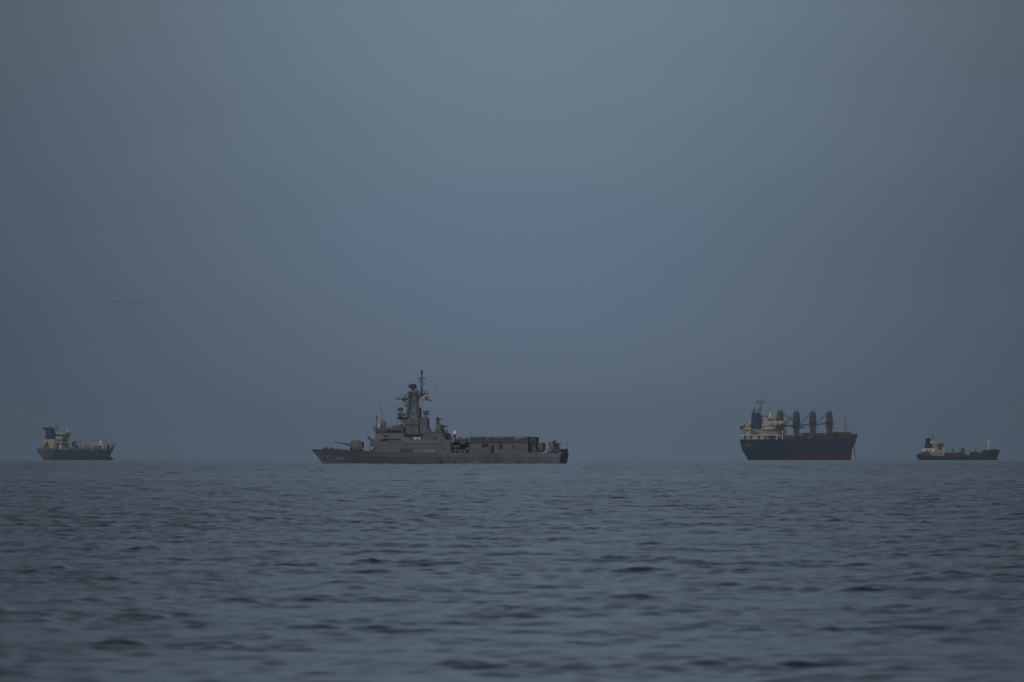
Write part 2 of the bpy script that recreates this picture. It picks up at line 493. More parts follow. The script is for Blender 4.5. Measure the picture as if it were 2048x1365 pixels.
# ------------------------------------------------------------------ people (a few pixels tall, still whole figures)
def person(loc, rz, cloth, label, group=None, arm=0.2, lean=0.0, hat=None):
    root = empty("person", loc, rz); tag(root, label, "person", group)
    def skin(name, pts, edges, rad, m, parent, lv=1):
        me = bpy.data.meshes.new(name); me.from_pydata(pts, edges, [])
        o = bpy.data.objects.new(name, me); COL.objects.link(o)
        md = o.modifiers.new("skin", 'SKIN')
        for i, r_ in enumerate(rad):
            me.skin_vertices[0].data[i].radius = r_ if isinstance(r_, tuple) else (r_, r_)
        me.skin_vertices[0].data[0].use_root = True
        sb = o.modifiers.new("sub", 'SUBSURF'); sb.levels = lv; sb.render_levels = lv
        bpy.context.view_layer.update()
        dg = bpy.context.evaluated_depsgraph_get()
        m2 = bpy.data.meshes.new_from_object(o.evaluated_get(dg))
        bpy.data.objects.remove(o); bpy.data.meshes.remove(me)
        m2.name = name
        m2.materials.clear(); m2.materials.append(m)
        for p_ in m2.polygons: p_.use_smooth = True
        o2 = bpy.data.objects.new(name, m2); COL.objects.link(o2); o2.parent = parent
        return o2
    L = lean
    pts = [(0, 0, 0.93), (L * .3, 0, 1.12), (L * .7, 0, 1.36), (L * .9, 0, 1.48), (L, 0, 1.56), (L + .02, 0, 1.66), (L + .01, 0, 1.74)]
    ed = [(0, 1), (1, 2), (2, 3), (3, 4), (4, 5), (5, 6)]
    rad = [.13, (.12, .14), (.13, .18), (.06, .07), .055, .095, .07]
    for sg in (1, -1):
        k = len(pts)
        pts += [(L * .7, sg * .19, 1.40), (L * .7 + .04 * arm, sg * .25, 1.13), (L * .7 + arm, sg * .24, .90), (L * .7 + arm + .03, sg * .24, .81)]
        ed += [(2, k), (k, k + 1), (k + 1, k + 2), (k + 2, k + 3)]; rad += [.06, .045, .032, .03]
        h = k + 3
        hx, hy, hz = pts[h]
        for f, (dx, dy, ln) in enumerate(((-.03, 0, .075), (-.01, 0, .085), (.01, 0, .08), (.03, 0, .065), (.045, -sg * .01, .045))):
            q = len(pts)
            zz = hz - (.02 if f < 4 else -.02)
            pts += [(hx + dx, hy + dy, zz), (hx + dx + .01, hy + dy - sg * .01, zz - ln)]
            ed += [(h, q), (q, q + 1)]; rad += [.009, .007]
        k = len(pts)
        pts += [(0, sg * .10, .86), (.02, sg * .11, .48), (-.02, sg * .11, .09), (.13, sg * .12, .04)]
        ed += [(0, k), (k, k + 1), (k + 1, k + 2), (k + 2, k + 3)]; rad += [.095, .062, .045, .04]
    skin("body", pts, ed, rad, SKIN, root)
    # overall: same skeleton without head and hands, a little wider
    keep_p = [(0, 0, 0.93), (L * .3, 0, 1.12), (L * .7, 0, 1.36), (L * .88, 0, 1.46)]
    e2 = [(0, 1), (1, 2), (2, 3)]; r2 = [.155, (.15, .17), (.155, .205), .08]
    for sg in (1, -1):
        k = len(keep_p)
        keep_p += [(L * .7, sg * .19, 1.40), (L * .7 + .04 * arm, sg * .25, 1.13), (L * .7 + arm * .95, sg * .24, .92)]
        e2 += [(2, k), (k, k + 1), (k + 1, k + 2)]; r2 += [.085, .068, .055]
        k = len(keep_p)
        keep_p += [(0, sg * .10, .86), (.02, sg * .11, .48), (-.02, sg * .11, .12)]
        e2 += [(0, k), (k, k + 1), (k + 1, k + 2)]; r2 += [.12, .09, .075]
    skin("coverall", keep_p, e2, r2, cloth, root)
    MB().ball((L + .0, 0, 1.72), .105, .1, .085, n=10, m=6).build("hair" if hat is None else "cap", hat or HAIR, root, smooth=True)
    return root

# ================================================================== PATROL SHIP
def build_patrol():
    S = Ship("patrol_ship", 1129.5, 2081, 167.0,
             "grey naval patrol ship with a lattice mast and a domed gun on its bow", "warship")
    r = S.root
    # ---- hull
    bz = [(0, 2.62), (25, 2.62), (40, 2.7), (48, 2.95), (56, 3.3), (63.4, 3.55)]
    deckh = [(0, 4.3), (5, 4.55), (15, 4.65), (35, 4.65), (44, 4.3), (50, 3.7), (56, 2.5), (60, 1.45), (64.05, .04)]
    levels = [
        dict(z=[(0, -1), (70, -1)], h=[(.6, 3.9), (5, 4.2), (30, 4.1), (42, 2.9), (50, 1.7), (56, .8), (60, .03)], x0=.6, x1=60),
        dict(z=[(0, .16), (70, .16)], h=[(.4, 4.05), (5, 4.3), (30, 4.3), (42, 3.2), (50, 2.0), (56, 1.0), (61.1, .03)], x0=.4, x1=61.1),
        dict(z=[(0, 1.7), (44, 1.75), (62.2, 2.3)], h=[(.15, 4.3), (5, 4.55), (30, 4.65), (44, 4.05), (50, 3.2), (56, 1.9), (60, .8), (62.8, .03)], x0=.15, x1=62.8),
        dict(z=bz, h=deckh, x0=0, x1=64.05)]
    mb, rows = hull_mesh(levels, [1, 0, 0], nst=48, deck_mi=2)
    mb.build("hull", [GREYHULL, BOOT, DGREY], r)
    hh = lambda x, z: hull_half(rows, x, z)
    dz = lambda x: interp([p[0] for p in bz], [p[1] for p in bz], x)
    # spray knuckle strake forward
    k = MB()
    xs = np.linspace(30, 61.6, 16)
    for a, b in zip(xs[:-1], xs[1:]):
        za = interp([0, 44, 62.2], [1.7, 1.75, 2.3], a); zb = interp([0, 44, 62.2], [1.7, 1.75, 2.3], b)
        k.tube((a, hh(a, za) + .02, za), (b, hh(b, zb) + .02, zb), .05, n=5)
        k.tube((a, -hh(a, za) - .02, za), (b, -hh(b, zb) - .02, zb), .05, n=5)
    k.build("knuckle_strake", GREYHULL, r)
    # rubbing strake along the deck edge
    k = MB(); xs = np.linspace(0, 62.8, 26)
    for a, b in zip(xs[:-1], xs[1:]):
        for sg in (1, -1):
            k.tube((a, sg * interp([p[0] for p in deckh], [p[1] for p in deckh], a), dz(a)), (b, sg * interp([p[0] for p in deckh], [p[1] for p in deckh], b), dz(b)), .06, n=5)
    k.build("deck_edge", GREY, r)
    # outlets on the port side
    for px, py, w in ((882, 923.6, .35), (911, 923.5, .3), (992.5, 923, .3), (1038.5, 924.5, .28), (884, 926.2, .5)):
        X = S.X(px, 4.4); Z = S.Z(py, X, 4.4)
        MB().tube((X, hh(X, Z) - .1, Z), (X, hh(X, Z) + .05, Z), w, n=10).build("hull_outlet", BLACK, r)
    X = S.X(953, 4.4)
    m_ = MB()
    for i in range(6):
        z0 = 0.15 + i * .1; m_.box(X - .25 + i * .05, X - .05 + i * .05, hh(X, z0) - .02, hh(X, z0) + .05, z0, z0 + .1)
    m_.build("water_discharge", NUM, r, label="pale stream of cooling water running from the hull side")
    # hull number on both bows
    vs, fs = text_verts("P381", 0.68)
    w = vs[:, 0].max() - vs[:, 0].min()
    for sg in (1, -1):
        mb = MB(); out = []
        for u, v, _ in vs:
            X = (57.0 - u * 1.12) if sg > 0 else (57.0 - w * 1.12 + u * 1.12)
            Z = 0.95 + v
            out.append((X, sg * (hh(X, Z) + .04), Z))
        mb.add(out, fs).build("hull_number", NUM, r)
    # anchor
    for sg in (1, -1):
        mb = MB(); mb.tube((60.3, sg * 1.15, 1.9), (60.3, sg * .95, 1.2), .07); mb.tube((60.6, sg * 1.0, 1.2), (60.0, sg * 1.05, 1.2), .09)
        mb.build("anchor", DGREY, r)
    # ---- main deckhouse, level one
    y1 = 4.15
    mb = MB()
    S.pprism(mb, [(737, 905.5), (740.5, 883), (902, 884.2), (903, 905.5)], y1, -y1)
    d = mb.build("lower_deckhouse", GREY, r)
    mb = MB()
    for px, py0, py1 in ((757, 886, 904), (775, 886, 905), (803, 889, 905), (826, 889, 905), (846, 889, 905), (868, 889, 905), (881, 885, 905)):
        X = S.X(px, y1 + .03); mb.box(X - .03, X + .03, y1, y1 + .035, S.Z(py1, X, y1), S.Z(py0, X, y1))
    X0, X1 = S.X(745, y1), S.X(868, y1)
    mb.box(X1, X0, y1, y1 + .03, S.Z(897.6, 40, y1), S.Z(897.2, 40, y1))
    mb.build("plate_seam", MGREY, d)
    mb = MB(); S.pbox(mb, 801, 825, 898.2, 905.2, y1 + .05, y1 - .1); mb.build("intake_grille", mat("brown_grey_grille", (.085, .06, .058), .7), d)
    mb = MB()
    for i in range(7): S.pbox(mb, 801.5, 824.5, 898.7 + i * .95, 899.0 + i * .95, y1 + .09, y1)
    mb.build("grille_slat", MGREY, d)
    mb = MB(); S.pbox(mb, 884.5, 893, 892, 900.8, y1 + .06, y1 - .1); mb.build("louvre", mat("dark_blue_grey_louvre", (.03, .034, .045), .6), d)
    for px, py in ((754, 893.5), (778, 891.5), (795, 890), (764, 888)):
        mb = MB(); X, Y_, Z = S.P(px, py, y1); mb.tube((X, y1 - .05, Z), (X, y1 + .04, Z), .17, n=10); mb.build("porthole", BLACK, d)
    # ship's name in pale yellow letters (illegible at this distance: short strokes of uneven width)
    mb = MB(); X = S.X(843.5, y1); rr = random.Random(4)
    x = X
    while x > S.X(868.5, y1):
        wd = rr.uniform(.12, .34); zt = rr.uniform(.25, .45)
        mb.box(x - wd, x, y1, y1 + .05, 2.95, 2.95 + zt)
        if rr.random() < .5: mb.box(x - wd, x, y1, y1 + .05, 3.46, 3.54)
        x -= wd + rr.uniform(.03, .1)
    mb.box(S.X(868.5, y1), X, y1, y1 + .045, 2.98, 3.04); mb.build("name_lettering", YELLOW, d)
    # forward clutter of the deckhouse: winch, hoses, ladder, yellow hook
    mb = MB(); S.pbox(mb, 738.5, 744, 899, 905, 3.4, 1.0); S.pbox(mb, 744, 750, 897.5, 900, 4.35, 4.1)
    mb.torus(S.P(744.5, 899.8, 4.3), .45, .08, 'y'); mb.build("hose_reel", DGREY, d)
    mb = MB(); mb.torus(S.P(742.8, 897.2, 4.35), .28, .09, 'y'); mb.build("lifebuoy_ring", WHITE, d)
    mb = MB(); mb.torus(S.P(753.5, 893.5, 4.2), .18, .06, 'y'); mb.build("towing_hook", mat("yellow_paint", (.30, .20, .05), .6), d)
    # ---- decoy launcher, tilted box on the fore end
    lr = MB()
    a = Vector(S.P(746, 883.2, 2.6)); b = Vector(S.P(735.5, 875.5, 2.6))
    for j in range(3):
        for kx in range(2):
            off = Vector((0, -j * .42, 0)) + Vector((.22, 0, .32)) * (kx - .5)
            lr.tube(a + off, b + off, .19, n=8)
    lo = lr.build("decoy_launcher", GREY, r)
    mb = MB(); S.pbox(mb, 741, 745.5, 883, 889, 2.9, 1.6); mb.tube(S.P(742.5, 886, 2.7), S.P(740, 879, 2.6), .18); mb.build("launcher_mount", MGREY, lo)
    # ---- bridge, level two
    y2 = 3.9
    mb = MB()
    S.pprism(mb, [(748.5, 883.2), (750.5, 869.2), (808, 869.2), (808, 887.2), (804.5, 887.2), (802.5, 880), (800, 878.2), (767, 878.2), (757, 883.2)], y2, -y2)
    br = mb.build("bridge_block", GREYTRANS, r)
    mb = MB(); S.pbox(mb, 762, 806, 877, 887, 3.0, -3.0); mb.build("recess_wall", DGREY, br)  # wall coloured dark to stand in for the shadow inside the recess
    mb = MB()
    S.pprism(mb, [(751, 869.5), (746.3, 857.2), (747, 856.2), (806, 857.2), (806, 869.5)], 3.75, -3.75)
    wh = mb.build("wheelhouse", GREYTRANS, br)
    # wheelhouse windows: big dark panes on the side, slanted ones forward
    for i in range(6):
        px0 = 773 + i * 5.1
        mb = MB(); S.pbox(mb, px0, px0 + 4.7, 860.2, 866.4, 3.80, 3.6); mb.build("window_pane", GLASS, wh)
    for i in range(4):
        px0 = 750 + i * 5.3
        mb = MB(); S.pprism(mb, [(px0 + 1, 860.3), (px0 + 4.3, 860.3), (px0 + 5.6, 868.0), (px0 + 2.6, 868.0)], 3.80, 3.6)
        mb.build("window_pane", GLASS, wh)
    for j in range(6):                  # front panes
        y = -3.4 + j * 1.17
        X0, _, Z0 = S.P(750.2, 867.6, 0); X1, _, Z1 = S.P(747.4, 860, 0)
        fx = S.X(751, 3.75) - 0
        xa = S.xz([(751, 869.5)], 3.75)[0]; xb = S.xz([(746.3, 857.2)], 3.75)[0]
        def fr(t): return (xa[0] + (xb[0] - xa[0]) * t + .03, xa[1] + (xb[1] - xa[1]) * t)
        p = fr(.18); q = fr(.78)
        mb = MB(); mb.add([(p[0], y, p[1]), (p[0], y + .98, p[1]), (q[0], y + .98, q[1]), (q[0], y, q[1])], [(0, 1, 2, 3)])
        mb.add([(p[0] - .06, y, p[1]), (p[0] - .06, y + .98, p[1]), (q[0] - .06, y + .98, q[1]), (q[0] - .06, y, q[1])], [(3, 2, 1, 0)])
        mb.build("window_pane", GLASS, wh)
    mb = MB(); S.pbox(mb, 745.8, 807, 855.4, 857.4, 3.95, -3.95); rf = mb.build("wheelhouse_roof", GREY, wh)
    mb = MB()
    X0, X1 = S.X(747, 3.8), S.X(800, 3.8); zr = S.Z(855.4, 45, 3.8)
    mb.rail([(X0, 3.8, zr), (X1, 3.8, zr)], .55, 1.4, .025, 2); mb.rail([(X0, 3.8, zr), (X0, -3.8, zr), (X1, -3.8, zr)], .55, 1.4, .025, 2)
    mb.build("guard_rail", GREY, rf)
    mb = MB(); S.pbox(mb, 768, 776, 871, 874.7, y2 + .04, y2 - .2); mb.build("dark_opening", BLACK, br)
    mb = MB(); S.pbox(mb, 784, 800, 868.6, 872.6, y2 + .07, y2); nb = mb.build("name_board", SIGNBOARD, br)
    mb = MB(); rr = random.Random(8); x = S.X(784.8, y2); z = S.Z(871.6, x, y2)
    while x > S.X(799, y2):
        wd = rr.uniform(.08, .22); mb.box(x - wd, x, y2 + .07, y2 + .1, z, z + rr.uniform(.12, .24)); x -= wd + rr.uniform(.04, .1)
    mb.build("board_lettering", SIGNTXT, nb)
    for px in (783.5, 797.8):           # liferaft canisters in the recess
        X, Y_, Z = S.P(px, 883, 4.0)
        mb = MB(); mb.tube((X - .62, 3.75, Z), (X + .62, 3.75, Z), .42, n=14); mb.ball((X - .62, 3.75, Z), .2, .42, .42); mb.ball((X + .62, 3.75, Z), .2, .42, .42)
        for q in (-.3, .3): mb.tube((X + q - .04, 3.75, Z), (X + q + .04, 3.75, Z), .45, n=14)
        mb.build("liferaft_canister", GREY, r, smooth=False)
        mb = MB(); mb.box(X - .55, X + .55, 3.3, 4.1, Z - .75, Z - .45); mb.build("raft_cradle", BLACK, r)
    # side screen running aft
    mb = MB(); S.pprism(mb, [(806, 872.5), (809, 873.2), (815, 875.5), (822, 879.3), (879, 880.2), (879, 887), (806, 887.2)], 4.3, 4.2)
    S.pbox(mb, 803, 880, 886.3, 887.3, 4.42, 3.5)
    mb.build("side_screen", GREYTRANS, r)
    mb = MB(); S.pprism(mb, [(806, 872.5), (809, 873.2), (815, 875.5), (822, 879.3), (879, 880.2), (879, 887), (806, 887.2)], -4.2, -4.3); mb.build("side_screen", GREYTRANS, r)
    mb = MB(); S.pbox(mb, 806, 848, 866.5, 884.5, 2.6, -2.6); mb.build("inner_house", MGREY, r)
    mb = MB(); S.pbox(mb, 809, 840, 868.6, 870.6, 3.6, -3.6); S.pbox(mb, 805, 845, 867.3, 868.7, 3.9, -3.9); mb.build("boat_deck_roof", GREY, r)
    for px0, px1, t_ in ((827.2, 833.6, .3), (835.4, 840.8, -.3)):       # two white numbered boards
        mb = MB(); S.pprism(mb, [(px0, 875.2 - t_), (px1, 874.2 + t_), (px1 - .4, 879.2 + t_), (px0 + .5, 879.0)], 4.36, 4.28)
        b_ = mb.build("white_board", WHITE, r)
        mb = MB(); w_ = (px1 - px0)
        for q in range(3): mb = MB(); S.pbox(mb, px0 + .9 + q * w_ * .3, px0 + 1.6 + q * w_ * .3, 875.8, 878.0, 4.38, 4.36); mb.build("board_marking", MGREY, b_)
    # aft part of level two
    mb = MB(); S.pprism(mb, [(846, 887), (846, 866.2), (872, 864.8), (885, 866), (891, 880.5), (891, 887)], 3.1, -3.1)
    ah = mb.build("after_house", GREY, r)
    mb = MB(); S.pbox(mb, 845, 879, 864.0, 865.4, 3.3, -3.3); S.pbox(mb, 858, 859, 866, 886, 3.14, 3.0); S.pbox(mb, 880, 880.8, 866, 886, 3.14, 3.0)
    mb.build("roof_edge", GREY, ah)
    mb = MB(); x_ = S.X(888, 3.0); mb.box(x_ - .35, x_ + .1, .4, 1.6, S.Z(878, x_, 1), S.Z(871, x_, 1)); mb.build("door_opening", BLACK, ah)
    mb = MB(); mb.torus(S.P(869, 883, 3.8), .95, .1, 'y'); mb.ball(S.P(869, 884.5, 3.75), 1.0, .25, .7)
    mb.build("cable_drum", GREYTRANS, ah)
    mb = MB(); mb.tube(S.P(864, 880, 3.7), S.P(872, 873.5, 3.7), .09); mb.tube(S.P(872, 873.5, 3.7), S.P(875, 876, 3.7), .07); mb.build("small_davit", DGREY, ah)
    mb = MB(); mb.tube(S.P(898.5, 867.5, 2.2), S.P(902.5, 879.5, 2.2), .16); mb.tube(S.P(899.8, 867.5, 1.6), S.P(903.8, 879.5, 1.6), .14); mb.build("red_ladder", DKRED, ah)
    mb = MB()
    for px, h_ in ((884, 1.0), (889, 1.6), (894, 1.9)): a = Vector(S.P(px, 867.0, 0)); mb.tube(a, a + Vector((0, 0, h_ * .35)), .1); mb.ball(a + Vector((0, 0, h_ * .35)), .22)
    mb.build("searchlight", DGREY, ah)
    mb = MB(); S.pbox(mb, 886.5, 901.5, 880, 905.5, 4.3, 3.9); mb.build("screen_plate", GREY, ah)
    # ---- mast house and funnel
    mb = MB(); S.pprism(mb, [(808, 868), (809.3, 849.5), (798.6, 840), (794.4, 837.6), (794.4, 834.9), (837.5, 834.4), (836.8, 868)], 1.5, -1.5)
    mh = mb.build("mast_house", GREY, r)
    mb = MB(); S.pbox(mb, 809, 837.6, 849.2, 850, 1.96, -1.96); S.pbox(mb, 822.6, 823.1, 836, 866, 1.94, 1.8); S.pbox(mb, 826.4, 829, 853.6, 854.8, 1.97, 1.8)
    S.pbox(mb, 794, 815, 834.2, 835.4, 2.5, -2.5)
    mb.build("plate_seam", MGREY, mh)
    mb = MB()
    X0, X1 = S.X(795.5, 2.4), S.X(812, 2.4); z = S.Z(834.2, X0, 2.4)
    mb.rail([(X1, 2.4, z), (X0, 2.4, z), (X0, -2.4, z), (X1, -2.4, z)], .9, 1.2, .025, 2); mb.build("guard_rail", GREY, mh)
    mb = MB(); S.pprism(mb, [(840.3, 866), (838.3, 836.8), (853.8, 836.2), (854.4, 853), (856, 858.5), (860.2, 864.6), (860.2, 867)], 1.1, -1.1)
    fu = mb.build("funnel", GREY, r)
    mb = MB(); S.pbox(mb, 838.2, 854.4, 846.4, 847.1, 1.15, -1.15); S.pbox(mb, 843.6, 844.1, 838, 866, 1.14, 1.0); S.pbox(mb, 838.3, 849, 835.4, 837, 1.0, -1.0); mb.build("plate_seam", DGREY, fu)
    mb = MB(); S.pprism(mb, [(836.2, 836), (839.6, 836), (838.2, 864)], 1.18, 1.0); mb.build("funnel_gap_shadow", BLACK, fu)  # black triangle painted in for the shadow between mast house and funnel
    # ---- lattice mast
    mst = empty("lattice_mast", (0, 0, 0)); mst.parent = r
    xA0, _, zA = S.P(815.2, 834.4, 0); xA1, _, zT = S.P(821.3, 784, 0); xB0 = S.X(836.2, 0); xB1 = S.X(833.2, 0)
    yb, yt = 1.35, .8
    def leg(t, fore, sg):
        return Vector(((xA0 + (xA1 - xA0) * t) if fore else (xB0 + (xB1 - xB0) * t), sg * (yb + (yt - yb) * t), zA + (zT - zA) * t))
    for fore in (1, 0):
        for sg in (1, -1):
            MB().tube(leg(0, fore, sg), leg(1, fore, sg), .21 if fore else .17, .14, n=8).build("mast_leg", GREY, mst)
    mb = MB(); N = 7
    for i in range(N):
        t0, t1 = i / N, (i + 1) / N
        for sg in (1, -1):
            mb.tube(leg(t0, 1, sg), leg(t1, 0, sg), .06, n=5); mb.tube(leg(t0, 0, sg), leg(t1, 1, sg), .06, n=5)
            mb.tube(leg(t1, 0, sg), leg(t1, 1, sg), .06, n=5)
        for fo in (1, 0):
            mb.tube(leg(t0, fo, 1), leg(t1, fo, -1), .05, n=5); mb.tube(leg(t0, fo, -1), leg(t1, fo, 1), .05, n=5)
            mb.tube(leg(t1, fo, 1), leg(t1, fo, -1), .05, n=5)
    for t_ in (.12, .22, .33, .45, .56, .67):   # ladder and cable trunk on the fore side
        mb.box(leg(t_, 1, 1)[0] - 1.1, leg(t_, 1, 1)[0] - .1, -.8, .8, leg(t_, 1, 1)[2], leg(t_, 1, 1)[2] + .1)
    mb.build("cross_bracing", MGREY, mst)
    mb = MB(); mb.tube(leg(0, 1, 1) + Vector((-.55, -.5, 0)), leg(1, 1, 1) + Vector((-.45, -.3, 0)), .16); mb.tube(leg(0, 0, 1) + Vector((-.45, -.3, 0)), leg(.62, 0, 1) + Vector((-.35, -.2, 0)), .22)
    S.pbox(mb, 835.5, 839.5, 816, 834.5, .9, -.9)
    mb.build("cable_trunk", MGREY, mst)
    mb = MB(); S.pbox(mb, 820.5, 834, 783, 784.6, 1.2, -1.2); S.pbox(mb, 829, 843, 785.3, 789.5, .8, -.8); S.pbox(mb, 820.5, 831.5, 781, 782, 1.2, -1.2)
    S.pbox(mb, 843, 855, 786.6, 788, .9, -.9); S.pbox(mb, 800, 835, 797.8, 799.6, 1.0, -1.0); S.pbox(mb, 805, 816, 796.4, 799.5, .9, -.6)
    mb.rail([S.P(820.5, 783, 1.1), S.P(834, 783, 1.1)], .9, .8, .03, 2); mb.rail([S.P(836, 785.3, .8), S.P(843, 785.3, .8)], 1., .8, .03, 2)
    mb.build("mast_platform", MGREY, mst)
    mb = MB(); S.pbox(mb, 799.3, 817.5, 789.6, 790.8, .5, -.5); mb.tube(S.P(797.5, 797.4, 0), S.P(815, 800, 0), .2); mb.tube(S.P(803, 799, 0), S.P(817, 808, 0), .15)
    mb.tube(S.P(797.2, 797.5, 0), S.P(797.2, 795.3, 0), .18); S.pbox(mb, 807, 810, 792, 797.5, .4, -.4); S.pbox(mb, 814.5, 819, 792.5, 798, .9, -.2)
    mb.tube(S.P(816.8, 797, 0), S.P(816.6, 782.6, 0), .16); S.pbox(mb, 808, 816, 810, 812, .5, -.5); mb.ball(S.P(808, 807.4, 0), .18); mb.tube(S.P(816, 813.5, 0), S.P(809, 811, 0), .1)
    mb.tube((S.X(797, 0), 3.2, S.Z(798, 0, 0)), (S.X(797, 0), -3.2, S.Z(798, 0, 0)), .09)
    mb.build("fore_yard", MGREY, mst)
    mb = MB(); mb.tube(S.P(833, 797, .4), S.P(846, 787, .3), .2); mb.tube(S.P(834, 800, -.4), S.P(843, 788, -.3), .18); mb.tube(S.P(835, 797.5, 0), S.P(850.5, 788, 0), .12)
    mb.tube(S.P(834, 798.6, 0), S.P(850, 798.6, 0), .05); mb.tube(S.P(836, 807.5, 0), S.P(850, 801.5, 0), .05); mb.tube(S.P(845, 798.6, 0), S.P(845, 804, 0), .04)
    mb.build("aft_outrigger", MGREY, mst)
    # surveillance radar
    rd = MB(); c = Vector(S.P(827.3, 773.5, 0))
    for i in range(7):
        t = (i - 3) / 3.0
        rd.box(c[0] + .75 - .5 * (1 - t * t), c[0] + .95 - .5 * (1 - t * t), t * 1.3 - .22, t * 1.3 + .22, c[2] - .62 + .2 * t * t, c[2] + .62 - .15 * t * t)
    rd.ball((c[0], 0, c[2] + .08), .78, 1.0, .6, n=12, m=8); rd.tube((c[0] + .3, 0, c[2] + .1), S.P(821.0, 774.6, 0), .22)
    rd.tube((c[0] - .3, 0, c[2] - .2), S.P(834, 777.6, 0), .16); rd.tube((c[0], 0, c[2] - .9), (c[0], 0, c[2] - .3), .28)
    ro = rd.build("search_radar", DGREY, mst)
    mb = MB(); mb.lathe((c[0], 0, S.Z(782, c[0], 0)), [(.65, 0), (.5, .25), (.28, .45)], 10); mb.build("radar_pedestal", MGREY, ro)
    # pole mast
    pm = MB(); a = Vector(S.P(843.4, 788, 0)); b = Vector(S.P(843.6, 748, 0))
    pm.tube(a, a.lerp(b, .6), .28, .25, n=10); pm.tube(a.lerp(b, .6), b, .25, .15, n=10)
    po = pm.build("pole_mast", GREY, mst)
    mb = MB(); z0 = S.Z(749.5, b[0], 0)
    mb.lathe((b[0], 0, z0), [(.16, 0), (.24, .25), (.3, .5), (.3, .8)], 10)
    po_ = mb.build("mast_head_antenna", DGREY, po)
    mb = MB()
    for i in range(6):
        t = i * PI / 3; mb.tube((b[0], 0, z0 + .8), (b[0] + .42 * math.cos(t), .42 * math.sin(t), z0 + 1.0), .035, n=4)
    mb.tube((b[0], 0, z0 + .8), (b[0], 0, z0 + 1.35), .035, n=4); mb.ball((b[0], 0, z0 + .92), .13); mb.build("aerial_crown", MASTW, po_)
    mb = MB(); mb.tube(S.P(834.6, 756.8, 0), S.P(851.6, 756.8, 0), .07, n=6); mb.tube((a[0], -2.1, S.Z(757.5, a[0], 0)), (a[0], 2.1, S.Z(757.5, a[0], 0)), .07, n=6)
    for px in (834.8, 851.4): mb.tube(S.P(px, 758.2, 0), S.P(px, 755.8, 0), .07, n=5)
    mb.tube(S.P(839.3, 752.5, 0), S.P(847.5, 752.5, 0), .04, n=5); mb.tube(S.P(836.5, 758, 0), S.P(841.5, 761.5, 0), .05, n=5); mb.tube(S.P(850, 758, 0), S.P(845.5, 761.5, 0), .05, n=5)
    mb.ball(S.P(838.9, 763.6, 0), .2, .2, .24); mb.tube(S.P(839, 762, 0), S.P(843, 762, 0), .05, n=5); mb.tube(S.P(847, 765, 0), S.P(847, 771, 0), .05, n=5)
    mb.tube(S.P(851, 758, 0), S.P(851, 771, 0), .02, n=4); mb.tube(S.P(840, 771, 0), S.P(840, 776, 0), .06, n=5)
    mb.build("signal_yard", MGREY, po)
    mb = MB(); c = S.P(848.8, 783.6, 0); mb.lathe((c[0], 0, c[2] - .3), [(.12, 0), (.14, .2), (.36, .38), (.3, .42)], 10); mb.tube(S.P(845, 779, .3), S.P(845, 786, .3), .05); mb.build("navigation_radar", DGREY, mst)
    for px, py, w_ in ((822, 806, .5), (826, 812, .35), (829, 803, .4), (823.5, 793, .55), (830.5, 790.5, .5), (819.5, 818, .45), (833.5, 812, .35)):
        c = S.P(px, py, .6); mb = MB(); mb.box(c[0] - w_ * .6, c[0] + w_ * .6, .3, 1.1, c[2] - w_ * .5, c[2] + w_ * .6); mb.build("antenna_box", DGREY, mst)
    # ensign on its gaff
    mb = MB(); mb.tube(S.P(855.4, 778.6, 0), S.P(855.6, 796, 0), .055, n=6); mb.tube(S.P(849, 788, 0), S.P(855.6, 795.6, 0), .03, n=4); mb.build("flag_staff", MGREY, mst)
    def flag_strip(name, q0, q1, m_, f0=0.0, f1=1.0):
        # flag corners: hoist left, fly right and drooping
        TL, TR, BR, BL = (849.9, 793.6), (858.5, 795.0), (864.2, 802.4), (850.6, 800.6)
        mb = MB(); n = 8; vs = []
        for side in (0, .03):
            for i in range(n + 1):
                u = f0 + (f1 - f0) * i / n
                for v in (q0, q1):
                    tx = TL[0] + (TR[0] - TL[0]) * u; ty = TL[1] + (TR[1] - TL[1]) * u
                    bx = BL[0] + (BR[0] - BL[0]) * u; by = BL[1] + (BR[1] - BL[1]) * u
                    p = S.P(tx + (bx - tx) * v, ty + (by - ty) * v + .35 * math.sin(u * 7 + v), 0)
                    vs.append((p[0], p[1] + .16 * math.sin(u * 9 + v * 2) + side, p[2]))
        fs = []
        for sd in (0, 1):
            o_ = sd * 2 * (n + 1)
            for i in range(n): q = (o_ + 2 * i, o_ + 2 * i + 2, o_ + 2 * i + 3, o_ + 2 * i + 1); fs.append(q if sd else q[::-1])
        return mb.add(vs, fs).build(name, m_, None)
    fl = flag_strip("flag", 0, 1, F_RED, 0, .34); fl.parent = mst
    for nm, q0, q1, m_ in (("green_stripe", 0, .36, F_GREEN), ("white_stripe", .36, .66, F_WHITE), ("black_stripe", .66, 1, BLACK)):
        st = flag_strip(nm, q0, q1, m_, .34, 1); st.parent = fl
    # ---- fire-control directors
    def director(pxc, pyt, pyb, w, ybase, name):
        X = S.X(pxc, 0); zt = S.Z(pyt, X, 0); zb = S.Z(pyb, X, 0); h_ = (zt - zb)
        mb = MB(); mb.box(X - w, X - w * .2, -.55, .55, zb + h_ * .38, zt); mb.box(X + w * .1, X + w, -.5, .5, zb + h_ * .4, zt - .05)
        mb.ball((X, 0, zb + h_ * .68), w * .6, .6, h_ * .3)
        d_ = mb.build(name, MGREY, r)
        mb = MB(); mb.tube((X, 0, zb), (X, 0, zb + h_ * .45), .24, .18); mb.lathe((X, 0, zb), [(.45, 0), (.3, .2), (.2, .4)], 10); mb.build("director_pedestal", GREY, d_)
        return d_
    director(800.5, 815.4, 827.4, .62, 0, "fire_control_director")
